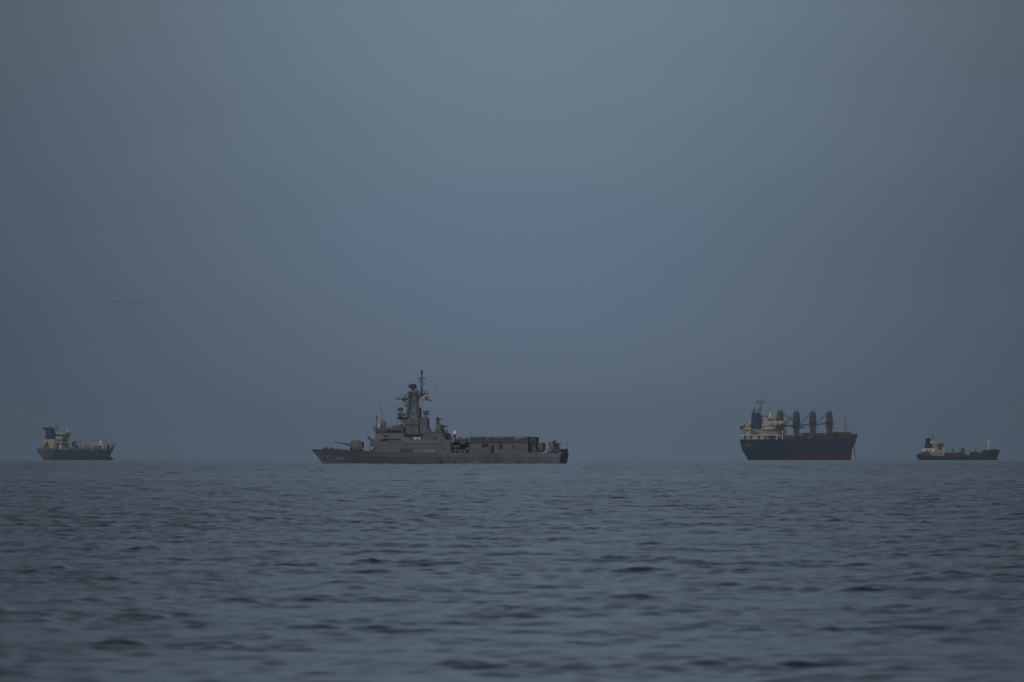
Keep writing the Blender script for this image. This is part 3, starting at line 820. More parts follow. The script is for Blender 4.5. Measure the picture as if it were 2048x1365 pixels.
    mb = MB(); S.pbox(mb, 795, 806.6, 827.2, 831.6, .9, -.9); S.pbox(mb, 797, 804, 831.6, 834.4, .6, -.6); mb.build("director_base", MGREY, r)
    director(851.8, 821.5, 835.8, .60, 0, "fire_control_director")
    # ---- optical director with navigation radar on a pedestal
    mb = MB(); S.pprism(mb, [(868.5, 864.4), (872.8, 849.2), (880, 849.2), (884.2, 864.4)], 1.1, -1.1)
    pd = mb.build("radar_tower", GREYTRANS, r)
    mb = MB(); S.pbox(mb, 869.5, 884.3, 860, 861.2, 1.3, -1.3); S.pbox(mb, 880.5, 883.8, 854.5, 861, 1.2, -.6)
    c = Vector(S.P(876, 846.2, 0)); mb.tube(S.P(876, 849.3, 0), S.P(876, 839.5, 0), .2); mb.torus((c[0], 0, c[2] - .05), .5, .06, 'z', 12, 5); mb.torus((c[0], 0, c[2] + .4), .45, .05, 'z', 12, 5)
    for i in range(6):
        t = i * PI / 3; mb.tube((c[0] + .5 * math.cos(t), .5 * math.sin(t), c[2] - .35), (c[0] + .45 * math.cos(t), .45 * math.sin(t), c[2] + .4), .05, n=4)
    mb.build("tower_cage", DGREY, pd)
    mb = MB(); S.pbox(mb, 870.6, 883.6, 838.0, 839.8, .3, -.3); mb.ball(S.P(875.3, 836.6, 0), .25); mb.tube(S.P(876, 841, 0), S.P(876, 837, 0), .25); mb.build("rotating_radar_bar", BLACK, pd)
    mb = MB(); mb.tube(S.P(880, 852.6, 0), S.P(889, 853.6, 0), .42, .3); mb.tube(S.P(888, 853.3, 0), S.P(897, 853.3, 0), .17, .12); mb.tube(S.P(888, 854.6, 0), S.P(894, 854.2, 0), .12); mb.build("machine_gun", mat("brown_grey_gun", (.10, .085, .08), .6), pd)
    # ---- bridge roof fittings
    c = S.P(766.6, 848.4, 0)
    mb = MB(); mb.lathe((c[0], 0, c[2]), [(.5, -.95), (.62, -.6), (.68, -.2), (.67, .2), (.55, .55), (.3, .78), (.02, .86)], 16)
    ob = mb.build("fire_control_radome", GREYTRANS, r, smooth=True)
    mb = MB(); mb.lathe((c[0], 0, c[2] - 1.4), [(.75, 0), (.6, .3), (.55, .5)], 12); mb.tube((c[0] + .6, .5, c[2] - .9), (c[0] + .6, .5, c[2] + .1), .07); mb.tube((c[0] - .6, .6, c[2] - .9), (c[0] - .5, .5, c[2] + .1), .07); mb.build("radome_mount", MGREY, ob)
    mb = MB(); S.pbox(mb, 757.4, 760.2, 848, 855.5, .5, -.5); mb.build("white_locker", WHITE, r)
    mb = MB(); mb.tube(S.P(752.8, 856, 0), S.P(752.8, 838, 0), .09); mb.tube(S.P(752.8, 839.5, 0), S.P(753.4, 831.6, 0), .16); mb.build("rod_antenna", MGREY, r)
    mb = MB(); mb.tube(S.P(766.6, 842, -1), S.P(762.5, 815, -1), .055, .04, n=6); mb.tube(S.P(762.5, 815, -1), S.P(759.0, 792, -1), .04, .018, n=6); mb.build("whip_antenna", DGREY, r)
    mb = MB(); S.pbox(mb, 784.5, 792.5, 852.6, 856, 1.2, -1.2); S.pbox(mb, 796.8, 803.8, 850.3, 856, .9, -.6); S.pbox(mb, 800.6, 803.4, 847.5, 851, .4, -.3); mb.tube(S.P(793.6, 856, 1), S.P(793.6, 843.5, 1), .07); mb.tube(S.P(776, 856, 1), S.P(776, 852.8, 1), .1)
    mb.build("roof_equipment", MGREY, r)
    # ---- satellite dome on its post
    mb = MB(); c = S.P(909.7, 866, .5); mb.lathe((c[0], .5, c[2] - .5), [(.42, 0), (.5, .1), (.5, .55), (.42, .85), (.25, 1.05), (.02, 1.12)], 16)
    dm = mb.build("satellite_dome", WHITE, r, smooth=True)
    mb = MB(); mb.tube((c[0], .5, c[2] - .5), (c[0], .5, c[2] - .62), .55, .5, n=12); mb.tube((c[0], .5, c[2] - 1.0), (c[0], .5, c[2] - .6), .2, .4, n=10); mb.tube((c[0], .5, S.Z(888, c[0], .5)), (c[0], .5, c[2] - .9), .2, n=10); mb.build("dome_post", DGREY, dm)
    # ---- gun on the foredeck
    gt = empty("bow_gun", (0, 0, 0)); gt.parent = r
    c = S.P(712.7, 897.5, 0)
    mb = MB(); mb.lathe(c, [(1.42, 0), (1.50, .3), (1.52, 1.1), (1.42, 1.65), (1.1, 1.9), (.5, 2.02), (.02, 2.04)], 22)
    mb.build("turret", GREYTRANS, gt, smooth=True)
    mb = MB(); mb.box(c[0] - 1.72, c[0] - 1.2, -.8, .8, c[2] + .1, c[2] + 1.65); mb.build("turret_hatch", MGREY, gt)
    mb = MB(); mb.lathe((c[0], 0, c[2] - .65), [(1.7, 0), (1.65, .35), (1.5, .6)], 20); mb.tube(S.P(701, 895.8, 0), S.P(704, 898, 0), .25); mb.build("turret_ring", DGREY, gt)
    mb = MB(); mb.tube(S.P(702, 889.7, 0), S.P(692.5, 888.6, 0), .34, .26, n=12); mb.tube(S.P(696, 890, 0), S.P(692.6, 893.5, 0), .09); mb.build("gun_sleeve", GREY, gt)
    mb = MB(); mb.tube(S.P(693, 888.6, 0), S.P(690.5, 888.3, 0), .22, .17, n=10); mb.tube(S.P(692, 888.4, 0), S.P(669.6, 885.1, 0), .14, .085, n=10); mb.build("gun_barrel", BLACK, gt)
    # ---- foredeck gear
    for px, w in ((651, 4), (662, 4.5)):
        mb = MB(); c = S.P(px, 899, 0); mb.box(c[0] - .6, c[0] + .6, -.6, .6, dz(c[0]), dz(c[0]) + .28); mb.tube((c[0], -.7, dz(c[0]) + .35), (c[0], .7, dz(c[0]) + .35), .26)
        mb.ball((c[0] - .3, .9, dz(c[0]) + .25), .2); mb.build("anchor_windlass", MGREY, r)
    for px in (648, 655, 668, 672):
        for sg in (1, -1): c = S.P(px, 899, 1.4); mb = MB(); mb.tube((c[0], sg * 1.2, dz(c[0])), (c[0], sg * 1.2, dz(c[0]) + .38), .13); mb.build("mooring_bollard", MGREY, r)
    mb = MB(); S.pbox(mb, 674.5, 690, 899.2, 901.5, 1.0, -1.0); S.pbox(mb, 672.4, 674.6, 899.6, 901.6, .6, 0); mb.build("deck_hatch", DGREY, r)
    mb = MB(); X0, X1 = S.X(716, 3.6), S.X(736, 3.8); mb.rail([(X1, 4.0, dz(X1)), (X0, 3.7, dz(X0))], .8, 1.5, .02, 2); mb.build("deck_rail", GREY, r)
    # ---- missile canisters amidships, in a dark bay
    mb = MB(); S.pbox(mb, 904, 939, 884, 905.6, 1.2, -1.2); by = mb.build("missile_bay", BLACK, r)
    mb = MB(); pts = [S.P(903.5, 894, 3.4), S.P(905, 887.5, 3.4), S.P(911, 883.8, 3.4), S.P(920, 883, 3.4)]
    for a, b in zip(pts[:-1], pts[1:]): mb.tube(a, b, .16)
    mb.tube(S.P(936, 889, 3.6), S.P(941.5, 893, 3.6), .3); mb.tube(S.P(925, 879.2, 2), S.P(925.5, 885.5, 2), .12); S.pbox(mb, 921, 931, 881, 883.4, 2.5, .2)
    mb.build("launcher_frame", DGREY, r)
    for px, py in ((909.4, 893.6), (915.9, 893.0), (909.9, 901), (916.4, 901.2), (922.6, 903), (929.2, 903), (922.4, 886), (928.6, 886.2)):
        X, _, Z = S.P(px, py, 3.5)
        mb = MB(); mb.tube((X, 3.5, Z), (X, -1.5, Z), .37, n=14); c_ = mb.build("missile_canister", MGREY, r)
        mb = MB(); mb.lathe((0, 0, 0), [(.36, 0), (.32, .08), (.05, .12)], 14)
        mb.v = [(X + x_, 3.5 + z_, Z + y_) for x_, y_, z_ in mb.v]; mb.build("canister_cap", GREY, c_)
    mb = MB(); mb.ball(S.P(935.2, 897.8, 4.0), .26, .3, .4); mb.tube(S.P(933.5, 899.5, 4.0), S.P(936.5, 896.2, 4.0), .2); mb.build("fender", mat("tan_canvas", (.33, .22, .16), .8), r)
    mb = MB(); S.pbox(mb, 912, 930.5, 877.5, 884.6, 1.4, -2.2); S.pbox(mb, 903, 932, 884.4, 885.4, 2.6, -2.6); S.pbox(mb, 917, 922, 875.6, 877.6, .8, -.6); mb.build("midship_locker", GREY, r)
    mb = MB(); mb.rail([S.P(905, 884, 2.5), S.P(931, 884, 2.5)], 1.15, .8, .04, 3); mb.build("midship_rail", MGREY, r)
    # ---- aft deckhouse with railed roof
    mb = MB(); S.pbox(mb, 938.5, 1056, 884.5, 905.8, 3.9, -3.9); af = mb.build("aft_deckhouse", GREY, r)
    mb = MB(); S.pbox(mb, 930, 1051, 883.2, 884.9, 4.45, -4.45); rf = mb.build("deckhouse_roof", GREY, af)
    mb = MB(); z = S.Z(883.2, 20, 4.4)
    X0, X1 = S.X(931, 4.4), S.X(1050, 4.4)
    for sg in (1, -1):
        y = sg * 4.4
        mb.rail([(X1, y, z), (X0, y, z)], 1.15, .75, .035, 4)
        n = 52
        for i in range(n):     # netting between the rail stanchions
            x0 = X1 + (X0 - X1) * i / n
            if (i * 7) % 5 != 0: mb.tube((x0, y, z), (x0 + (X0 - X1) / n, y, z + 1.1), .022, n=4); mb.tube((x0 + (X0 - X1) / n, y, z), (x0, y, z + 1.1), .022, n=4)
    mb.build("railing", MGREY, rf)
    mb = MB(); rr = random.Random(3); x = S.X(1049, 3.5)
    while x < S.X(940, 3.5):
        w = rr.uniform(.5, 2.2); mb.box(x, x + w, 1.0, 3.6 + rr.uniform(-.6, .4), z, z + rr.uniform(.5, 1.12)); x += w + rr.uniform(.02, .6)
    mb.build("roof_lockers", mat("grey_canvas_covers", (.11, .11, .115), .8, .3, 1.5), rf)
    mb = MB(); S.pbox(mb, 964, 977, 888.2, 894.8, 3.96, 3.7); mb.build("dark_window", mat("dark_blue_black_shutter", (.012, .017, .024), .5), af)
    mb = MB(); S.pbox(mb, 998.3, 1005.3, 889.4, 899, 3.96, 3.7); mb.build("dark_window", MATS["dark_blue_black_shutter"], af)
    mb = MB(); S.pbox(mb, 981.8, 988, 890.8, 906, 3.98, 3.6); mb.build("doorway", BLACK, af)
    mb = MB(); mb.torus(S.P(1027.8, 893.8, 4.0), .34, .12, 'y'); mb.build("orange_life_ring", ORANGE, af)
    mb = MB(); S.pbox(mb, 1034, 1039, 896.4, 898.4, 4.1, 3.9); mb.build("orange_box", mat("dull_orange", (.20, .07, .05), .7), af)
    mb = MB(); S.pbox(mb, 990, 994, 902.4, 904.3, 4.3, 4.0); mb.build("pale_locker", mat("pale_grey_box", (.4, .4, .38), .7), af)
    for q in [(px, px + .5, 887, 905, 3.95, 3.85) for px in (947, 953, 960, 978.5, 1012, 1020, 1046)] + [(962, 983, 898.5, 899.1, 3.95, 3.85), (962, 981, 901.6, 902.4, 4.05, 3.85)] + [(px, px + 1.6, 896.8, 904, 4.02, 3.85) for px in (966, 970, 974)]:
        mb = MB(); S.pbox(mb, *q); mb.build("wall_pipe", GREYTRANS, af)
    mb = MB(); mb.tube(S.P(940.6, 884, 1), S.P(940.4, 862, 1), .05, .025, n=5); mb.tube(S.P(941.8, 884, 1), S.P(942, 851, 1), .03, .018, n=5); mb.build("whip_antenna", DGREY, r)
    mb = MB(); S.pbox(mb, 1046, 1055, 874.2, 883.4, 3.2, .2); mb.build("roof_box", GREY, af)
    # quarterdeck block, vent and crane-like pedestal
    mb = MB(); S.pprism(mb, [(1060.6, 874.3), (1064, 874.1), (1065.5, 875.2), (1067, 874.2), (1073.6, 874.8), (1073.0, 883.5), (1072.6, 891.5), (1062.5, 891.5), (1062.5, 884.5)], 2.6, .2)
    S.pbox(mb, 1063, 1072, 891, 905.8, 2.4, .4); mb.build("canister_stack", DGREY, r)
    mb = MB(); S.pprism(mb, [(1065, 905.6), (1064, 894), (1067, 891), (1071, 892), (1073, 905.6)], 3.8, 3.0); mb.build("canvas_cover", mat("brown_canvas", (.13, .095, .08), .8), r)
    mb = MB(); S.pprism(mb, [(1077.5, 887.6), (1080, 885.8), (1085.6, 887), (1085.6, 900), (1080, 905), (1077.5, 905)], 1.4, -1.6)
    S.pbox(mb, 1073.5, 1079, 886.4, 888, 1.3, -1.2); mb.build("aft_shield", GREY, r)
    # ---- aft gun with its shield
    ag = empty("aft_gun", (0, 0, 0)); ag.parent = r
    mb = MB(); S.pprism(mb, [(1096.5, 905), (1096.3, 888), (1098, 886.6), (1102, 885.3), (1106, 886.2), (1109, 904.4)], 1.2, -1.2); mb.build("gun_shield", GREYTRANS, ag)
    mb = MB(); S.pprism(mb, [(1103, 885.6), (1103.4, 883.4), (1107, 882.8), (1109.6, 881.2), (1109.6, 885.8)], .6, -.6); S.pbox(mb, 1096, 1100, 885.3, 887.6, 1.2, .4); mb.build("gun_sight", DGREY, ag)
    mb = MB(); S.pprism(mb, [(1108, 887), (1114, 886.4), (1117, 889), (1114, 891), (1109, 891)], .6, -.6); mb.tube(S.P(1114, 889.3, 0), S.P(1122.6, 889.9, 0), .17, .11); mb.build("gun_barrel", DGREY, ag)
    mb = MB(); S.pbox(mb, 1111, 1116, 893, 905.6, .8, -.8); mb.lathe(S.P(1106, 906, 0), [(1.4, 0), (1.3, .35)], 16); mb.tube(S.P(1112, 891, 0), S.P(1119, 896, 0), .2); mb.build("gun_mount", DGREY, ag)
    # ---- stern rail, bulwark, staff
    mb = MB(); zz = 2.62
    mb.rail([(3.4, 4.3, zz), (.2, 4.15, zz), (.2, -4.15, zz), (3.4, -4.3, zz)], 1.0, .9, .03, 3)
    X0, X1 = S.X(1095, 4.4), S.X(1074, 4.4); mb.rail([(X0, 4.4, zz), (X1, 4.4, zz)], .95, 1.0, .03, 3)
    mb.build("stern_rail", GREY, r)
    mb = MB(); mb.box(.15, 2.4, 3.95, 4.1, zz + .35, zz + 1.0); mb.box(.15, .3, -4.1, 4.1, zz + .35, zz + .92); mb.box(.3, 1.4, -3.9, -2.2, zz, zz + .8); mb.box(1.2, 2.3, 1.8, 3.2, zz, zz + .7)
    mb.build("stern_nets", mat("grey_net", (.09, .10, .11), .9, .35, 3), r)
    mb = MB(); mb.tube(S.P(1133.2, 899, -1), S.P(1137.8, 876, -1), .06, .035, n=5); mb.build("stern_flagstaff", DGREY, r)
    for q in ((-.35, .35, .8, 1.7), (-2.6, -1.2, 2.0, 2.4), (1.2, 2.6, 2.0, 2.4)): mb = MB(); mb.box(-.06, .1, *q); mb.build("transom_fitting", DGREY, r)
    # ---- people on board
    def on_deck(px, Y, zl, rz, cl, lab, **kw):
        X = S.X(px, Y)
        w = Vector((S.rx + X * S.ca - Y * S.sa, S.ry + X * S.sa + Y * S.ca, S.rz + zl))
        return person(w, S.a + rz, cl, lab, **kw)
    on_deck(985.2, 4.25, 2.66, R(100), CLOTHB, "person in a blue coverall standing in the doorway of the grey ship's aft deckhouse")
    on_deck(1076.6, 3.4, 2.66, R(200), CLOTHK, "person in dark clothes leaning by the shield near the grey ship's stern", lean=.22, arm=.35)
    on_deck(1118.0, 1.6, 2.66, R(10), CLOTHK, "person in dark clothes standing behind the aft gun of the grey ship", arm=.3)
    on_deck(807.6, 3.3, S.Z(867.5, 40, 3.3), R(60), CLOTHK, "person in dark clothes standing on the open wing behind the grey ship's bridge", arm=.3)
build_patrol()

# ================================================================== BULK CARRIER
def fmast(mb, x, y, z0, z1, yards):
    mb.tube((x, y, z0), (x, y, z1), .38, .16, n=8)
    for z, w in yards: mb.tube((x, y - w, z), (x, y + w, z), .12, n=5)

def build_bulker():
    S = Ship("bulk_carrier", 1497, 5000, 66.0,
             "large navy blue and red bulk carrier with four grey deck cranes", "cargo ship")
    r = S.root
    boot = [(0, .7), (20, 1.0), (42, 2.7), (67, 4.5), (100, 5.9), (157, 7.7)]
    blue = [(0, 12.1), (40, 12.2), (55, 12.6), (110, 13.1), (160, 13.6)]
    top = [(0, 12.3), (40, 12.4), (55, 12.9), (92, 13.4), (97, 14.3), (115, 14.6), (125, 15.2), (140, 15.6), (160, 16.0)]
    deckh = [(0, 5.8), (5, 8), (10, 10.2), (17, 13.1), (60, 13.4), (128, 13.3), (134, 11.6), (140, 9.2), (150, 4.7), (155, 2.1), (157.5, .05)]
    bot = lambda z: dict(z=[(0, z), (200, z)], h=[(7, .3), (12, 3.6), (20, 9), (30, 12.6), (45, 13.3), (118, 13.1), (130, 8.9), (140, 4.4), (147, .05)], x0=7, x1=147)
    levels = [bot(-1.5),
              dict(z=boot, h=[(5.2, .6), (10, 3.6), (20, 9.6), (30, 12.8), (45, 13.3), (121, 13.2), (132, 9.2), (142, 4.6), (150, .05)], x0=5.2, x1=150),
              dict(z=[(0, 3.4), (20, 3.9), (67, 6.6), (157, 8.7)], h=[(2.6, 3.4), (6, 5.2), (12, 8.0), (20, 11.4), (28, 13.1), (60, 13.35), (122, 13.25), (134, 9.3), (144, 4.6), (151.3, .05)], x0=2.6, x1=151.3),
              dict(z=[(0, 6), (60, 8.2), (160, 10.2)], h=[(.9, 4.6), (6, 6.9), (12, 9.6), (20, 12.9), (60, 13.4), (124, 13.3), (136, 9.3), (146, 4.7), (153, .05)], x0=.9, x1=153),
              dict(z=blue, h=[(0, 5.6), (5, 7.9), (10, 10.1), (17, 13.05), (60, 13.4), (127, 13.3), (133, 11.6), (139, 9.2), (149, 4.7), (156.8, .05)], x0=0, x1=156.8),
              dict(z=top, h=deckh, x0=0, x1=157.5)]
    mb, rows = hull_mesh(levels, [1, 0, 0, 0, 2], nst=60, deck_mi=2)
    for i_, q_ in enumerate((1, 0, 0, 0, 0)): mb.m[len(mb.m) - 5 + i_] = q_
    mb.build("hull", [NAVY, RED, BROWN], r)
    # stern lettering, two short gold lines
    L1, f1 = text_verts("BOHAI", 1.0)
    rr = random.Random(5)
    for zz, n, w in ((9.7, 5, 2.9), (8.3, 8, 4.6)):
        mb = MB(); x = w / 2
        for i in range(n):
            cw = w / n * .72; h_ = .85 if zz > 9 else 1.0
            mb.box(-.06, .02, x - cw, x - cw * .68, zz, zz + h_)
            if rr.random() < .7: mb.box(-.06, .02, x - cw, x, zz + h_ * .42, zz + h_ * .6)
            if rr.random() < .6: mb.box(-.06, .02, x - cw * .3, x, zz, zz + h_)
            x -= w / n
        mb.build("stern_lettering", GOLD, r)
    for X_ in (70, 128):
        for k_ in range(6):
            mb = MB(); z_ = 1.2 + k_ * 1.0; y_ = -hull_half(rows, X_, z_) - .05; mb.box(X_, X_ + .9, y_, y_ + .06, z_, z_ + .38); mb.build("draught_mark", MASTW, r)
    # hatch coamings and covers
    for x0, x1 in ((49, 66), (73, 90), (96.5, 113), (120, 131)):
        mb = MB(); zc = 13.0 if x0 < 95 else 14.5
        mb.box(x0, x1, -8.5, 8.5, 12.0, zc + .9); mb.box(x0 - .3, x1 + .3, -8.9, 8.9, zc + .92, zc + 1.5)
        for i in range(1, 6): xx = x0 + (x1 - x0) * i / 6; mb.box(xx - .12, xx + .12, -8.9, 8.9, zc + 1.52, zc + 1.7)
        mb.build("cargo_hatch", BROWN, r)
    # accommodation
    pl = [(9.4, -7.7), (9.4, 7.7), (34, 9.5), (34, -9.5)]
    mb = MB(); mb.plan(pl, 12.2, 17.9); ac = mb.build("accommodation_block", BEIGE, r)
    mb = MB(); mb.plan([(8.2, -8.3), (8.2, 8.3), (33, 10), (33, -10)], 17.95, 18.3); mb.build("boat_deck", BEIGE, ac)
    mb = MB(); mb.plan([(8.3, -9.7), (17, -13.2), (22, -13.2), (22, 13.2), (17, 13.2), (8.3, 9.7)], 14.55, 14.95); pd = mb.build("poop_deck_edge", WHITE, ac)
    mb = MB()
    for y in (-11.5, -10.2): mb.box(16 - .15, 16 + .15, y - .15, y + .15, 12.2, 14.5)
    mb.box(19.8, 20.2, -13.1, -12.7, 12.2, 17.5); mb.box(13.8, 14.2, -12.2, -11.8, 12.2, 14.5)
    mb.build("deck_post", WHITE, ac)
    mb = MB(); mb.rail([(22, -13.1, 15), (17, -13.1, 15), (7.2, -9, 15), (7.2, 9, 15), (17, 13.1, 15), (22, 13.1, 15)], 1.1, 2.5, .04, 2); mb.build("guard_rail", BEIGE, pd)
    # dark fittings on the aft face
    mb = MB(); mb.box(8.6, 9.4, -2.6, 2.4, 15.0, 16.4); mb.ball((8.7, -1, 16.5), .5); mb.ball((8.7, 1.2, 16.4), .6); mb.tube((8.7, -2, 16.4), (8.7, 2.4, 17.2), .25); mb.build("mooring_winch", MGREY, ac)
    for y0, y1 in ((6.6, 4.6), (-4.2, -6.6)):
        mb = MB(); mb.beam((9.2, y0, 15.1), (9.2, y1, 17.9), .32); mb.beam((8.9, y0, 15.1), (8.9, y1, 17.9), .12); mb.build("stairway", DGREY, ac)
    for y in (7.0, 3.2, -3.3, -7.2):
        mb = MB(); mb.box(9.34, 9.4, y - .3, y + .3, 15.0, 17.0); mb.build("door", MGREY, ac)
    for y in (-6.5, -2.5, 2.5, 6.2):
        mb = MB(); mb.box(9.32, 9.4, y - .8, y + .8, 12.5, 14.3); mb.build("dark_opening", DGREY, ac)
    # upper tiers
    mb = MB(); mb.box(17, 33, -9.0, 9.0, 18.3, 21.4); ut = mb.build("upper_tier", BEIGE, r)
    for side, yy in ((-1, -9.03), (1, 9.0)):
        for i in range(6):
            mb = MB(); mb.box(18.5 + i * 2.3, 19.5 + i * 2.3, yy, yy + .04, 19.3, 20.3); mb.build("cabin_window", GLASS, ut)
    for i in range(7):
        y = -8 + i * 2.5; mb = MB(); mb.box(16.95, 17, y, y + .9, 19.3, 20.4); mb.build("cabin_window", GLASS, ut)
    for y0, y1 in ((8.0, 5.6), (-5.2, -8.2)):
        mb = MB(); mb.beam((16.6, y0, 18.4), (16.6, y1, 21.9), .35); mb.build("stairway", DGREY, ut)
    mb = MB(); mb.box(14, 17, -9.0, -4, 18.3, 19.6); mb.box(14, 17, 3, 8, 18.3, 19.5); mb.build("deck_lockers", BEIGE, ut)
    mb = MB(); mb.box(25, 32, -11.3, 11.3, 21.6, 22.0); mb.box(25, 25.2, -11.3, 11.3, 22.0, 23.2); mb.box(31.8, 32, -11.3, 11.3, 22, 23.2); mb.box(25, 32, -11.3, -11.1, 22, 23.2); mb.box(25, 32, 11.1, 11.3, 22, 23.2)
    bw = mb.build("bridge_wing", BEIGE, r)
    mb = MB(); mb.box(26, 31.7, -5.6, 5.6, 22.02, 25.0); wh = mb.build("wheelhouse", BEIGE, r)
    mb = MB(); mb.box(25.6, 32.1, -5.9, 5.9, 25.02, 25.3); mb.build("wheelhouse_roof", BEIGE, wh)
    for y in (-4.9, -3.4, -1.9, 2.6): mb = MB(); mb.box(25.95, 26, y, y + 1.1, 23.3, 24.4); mb.build("window_pane", GLASS, wh)
    for i in range(3): mb = MB(); mb.box(26.6 + i * 1.7, 27.9 + i * 1.7, -5.65, -5.6, 23.3, 24.5); mb.build("window_pane", GLASS, wh)
    mb = MB(); mb.ball((28, 3.6, 25.9), .6); mb.ball((29, 1.4, 25.9), .7); mb.tube((29, 4.8, 25.3), (29, 4.8, 26.6), .12); mb.tube((27, -2.6, 25.3), (27, -2.6, 26.4), .2); mb.build("roof_aerial", DGREY, wh)
    rm = MB(); rm.tube((29, -1, 25.3), (29, -1, 29.2), .45, .3); rm.tube((29, -2.2, 25.3), (29, -1, 27.5), .15); rm.tube((29, .2, 25.3), (29, -1, 27.5), .15); rm.box(28.6, 29.4, -2.6, .6, 26.6, 26.75); ro = rm.build("radar_mast", WHITE, r)
    mb = MB(); mb.box(28.8, 29.2, -1.9, -.1, 29.4, 29.8); mb.ball((29, -1, 30.0), .35); mb.build("radar_scanner", DGREY, ro)
    # davits and enclosed lifeboats
    for sg in (1, -1):
        mb = MB(); mb.beam((16.5, sg * 9.2, 18.3), (15.0, sg * 12.4, 22.8), .55); mb.beam((22, sg * 9.2, 18.3), (21, sg * 12.4, 22.6), .55); mb.beam((15, sg * 12.4, 22.8), (12.5, sg * 9.3, 22.4), .4)
        mb.box(14.5, 22, sg * 10.3 - 1.1, sg * 10.3 + 1.1, 20.6, 21.5); dv = mb.build("davit", BEIGE, r)
        mb = MB(); mb.ball((19, sg * 12.1, 18.9), 3.6, 1.35, 1.3, n=16, m=10); mb.box(16.8, 21, sg * 12.1 - .8, sg * 12.1 + .8, 19.6, 20.5, taper=(.4, .2))
        mb.build("lifeboat", DKRED, r, smooth=False)
        mb = MB(); mb.beam((20.7, sg * 12.2, 15.0), (20.7, sg * 12.2, 17.7), .3); mb.build("boat_cradle", MGREY, r)
    mb = MB(); mb.plan([(22, -13), (33, -13), (33, -9.6), (22, -9.2)], 12.2, 12.6); mb.box(23, 34, -12.9, -12.7, 12.6, 13.7); mb.beam((24, -12.6, 12.6), (33, -10, 18), .3); mb.build("gangway", MGREY, r)
    # funnel
    mb = MB(); mb.plan([(8.6, -2.5), (13.8, -2.5), (13.8, 2.5), (8.6, 2.5)], 18.3, 21.5, shrink=.92); mb.plan([(8.9, -2.28), (13.5, -2.28), (13.5, 2.28), (8.9, 2.28)], 21.52, 27.6, shrink=.9)
    fu = mb.build("funnel", FUNNEL, r)
    for x_, y, z, rr_ in ((11, .9, 30.6, .42), (10.6, 1.9, 29.2, .3), (11.5, -1.6, 30.0, .25), (12.3, -.3, 28.9, .35)):
        mb = MB(); mb.tube((x_, y, 27.3), (x_ - .3, y, z), rr_, n=10); mb.build("exhaust_pipe", BLACK, fu)
    mb = MB(); mb.tube((9.4, 2.6, 18.3), (10.2, 2.1, 28.3), .2); mb.tube((12.5, -2.6, 18.3), (12.3, -2.1, 28.6), .2); mb.build("vent_pipe", FUNNEL, fu)
    # main mast
    mb = MB(); fmast(mb, 17.2, 0, 18.3, 36.6, ((31.6, 1.2), (32.6, 1.6))); mb.box(16.8, 17.6, -1.1, 1.1, 30.6, 31.2)
    mm = mb.build("main_mast", MASTW, r)
    mb = MB(); mb.tube((17.2, 0, 33.2), (17.2, -2.9, 34.6), .2); mb.tube((17.2, 0, 33.2), (17.2, 2.9, 34.6), .2); mb.box(17, 17.4, -3.0, 3.0, 34.5, 34.8); mb.tube((17.2, 2.5, 34.8), (17.2, 2.5, 37.4), .06); mb.tube((17.2, -2.5, 34.8), (17.2, -2.5, 37.2), .06); mb.box(16.6, 17.8, -.5, .5, 29.6, 30.4)
    mb.build("mast_yard", DGREY, mm)
    # cranes
    def crane(x, jib_to, jz, light=False):
        c = empty("deck_crane", (0, 0, 0)); c.parent = r
        cm = CRANE
        MB().tube((x, 0, 12.3), (x, 0, 20.4), 1.62, 1.62, n=16).build("pedestal", CRANELOW, c)
        mb = MB(); mb.tube((x, 0, 19.1), (x, 0, 19.6), 2.5, 2.8, n=16); mb.build("slewing_ring", MGREY, c)
        mb = MB(); mb.plan([(x - 1.9, -1.8), (x + 1.5, -1.8), (x + 1.5, 1.8), (x - 1.9, 1.8)], 20.42, 27.2, shrink=.78, c=(x, 0)); mb.box(x - 1.3, x + 1.0, -1.3, 1.3, 27.22, 28.6)
        h = mb.build("crane_house", cm, c)
        for y in (.95, -.75): mb = MB(); mb.tube((x - .2, y, 28.4), (x - .3, y, 30.2 if y < 0 else 29.6), .42, .3, n=8); mb.build("sheave_head", DGREY, c)
        mb = MB(); mb.box(x - 2.6, x - 1.8, -.9, .9, 21.6, 23.2); mb.build("operator_cab", GLASS, h)
        sgn = 1 if jib_to > x else -1
        a = Vector((x + sgn * 1.5, 0, jz[0])); b = Vector((jib_to, 0, jz[1]))
        mb = MB()
        for y0, y1 in ((1.25, .5), (-1.25, -.5)):
            mb.beam(a + Vector((0, y0, 0)), b + Vector((0, y1, 0)), .5)
        for i in range(1, 9):
            t = i / 9; p = a.lerp(b, t); w_ = 1.25 + (.5 - 1.25) * t; q = a.lerp(b, (i + 1) / 9.0 if i < 8 else 1.0); w2 = 1.25 + (.5 - 1.25) * min(1, t + 1 / 9)
            mb.tube(p + Vector((0, w_, 0)), p + Vector((0, -w_, 0)), .16, n=5); mb.tube(p + Vector((0, w_, 0)), q + Vector((0, -w2, 0)), .12, n=5)
        j = mb.build("jib", CRANELOW, c)
        mb = MB(); mb.ball(b + Vector((0, 0, 0)), .7, .6, .6); mb.build("hook_block", DGREY, j)
        mb = MB()
        for y in (.95, -.75):
            for o_ in (0, .35): mb.tube((x + sgn * .4, y, 29.0 - o_), b.lerp(a, .06) + Vector((0, y * .5, .3)), .09, n=5)
        mb.build("luffing_wire", MGREY, c)
    xs = [S.X(1560.6), S.X(1593.3), S.X(1625.8), S.X(1659)]
    crane(xs[0], xs[1] + 9.5, (20.9, 19.4))
    crane(xs[1], xs[0] + 5, (20.8, 20.0))
    crane(xs[2], xs[1] + 2, (21.4, 20.6))
    crane(xs[3], xs[2] + 2, (22.0, 21.2))
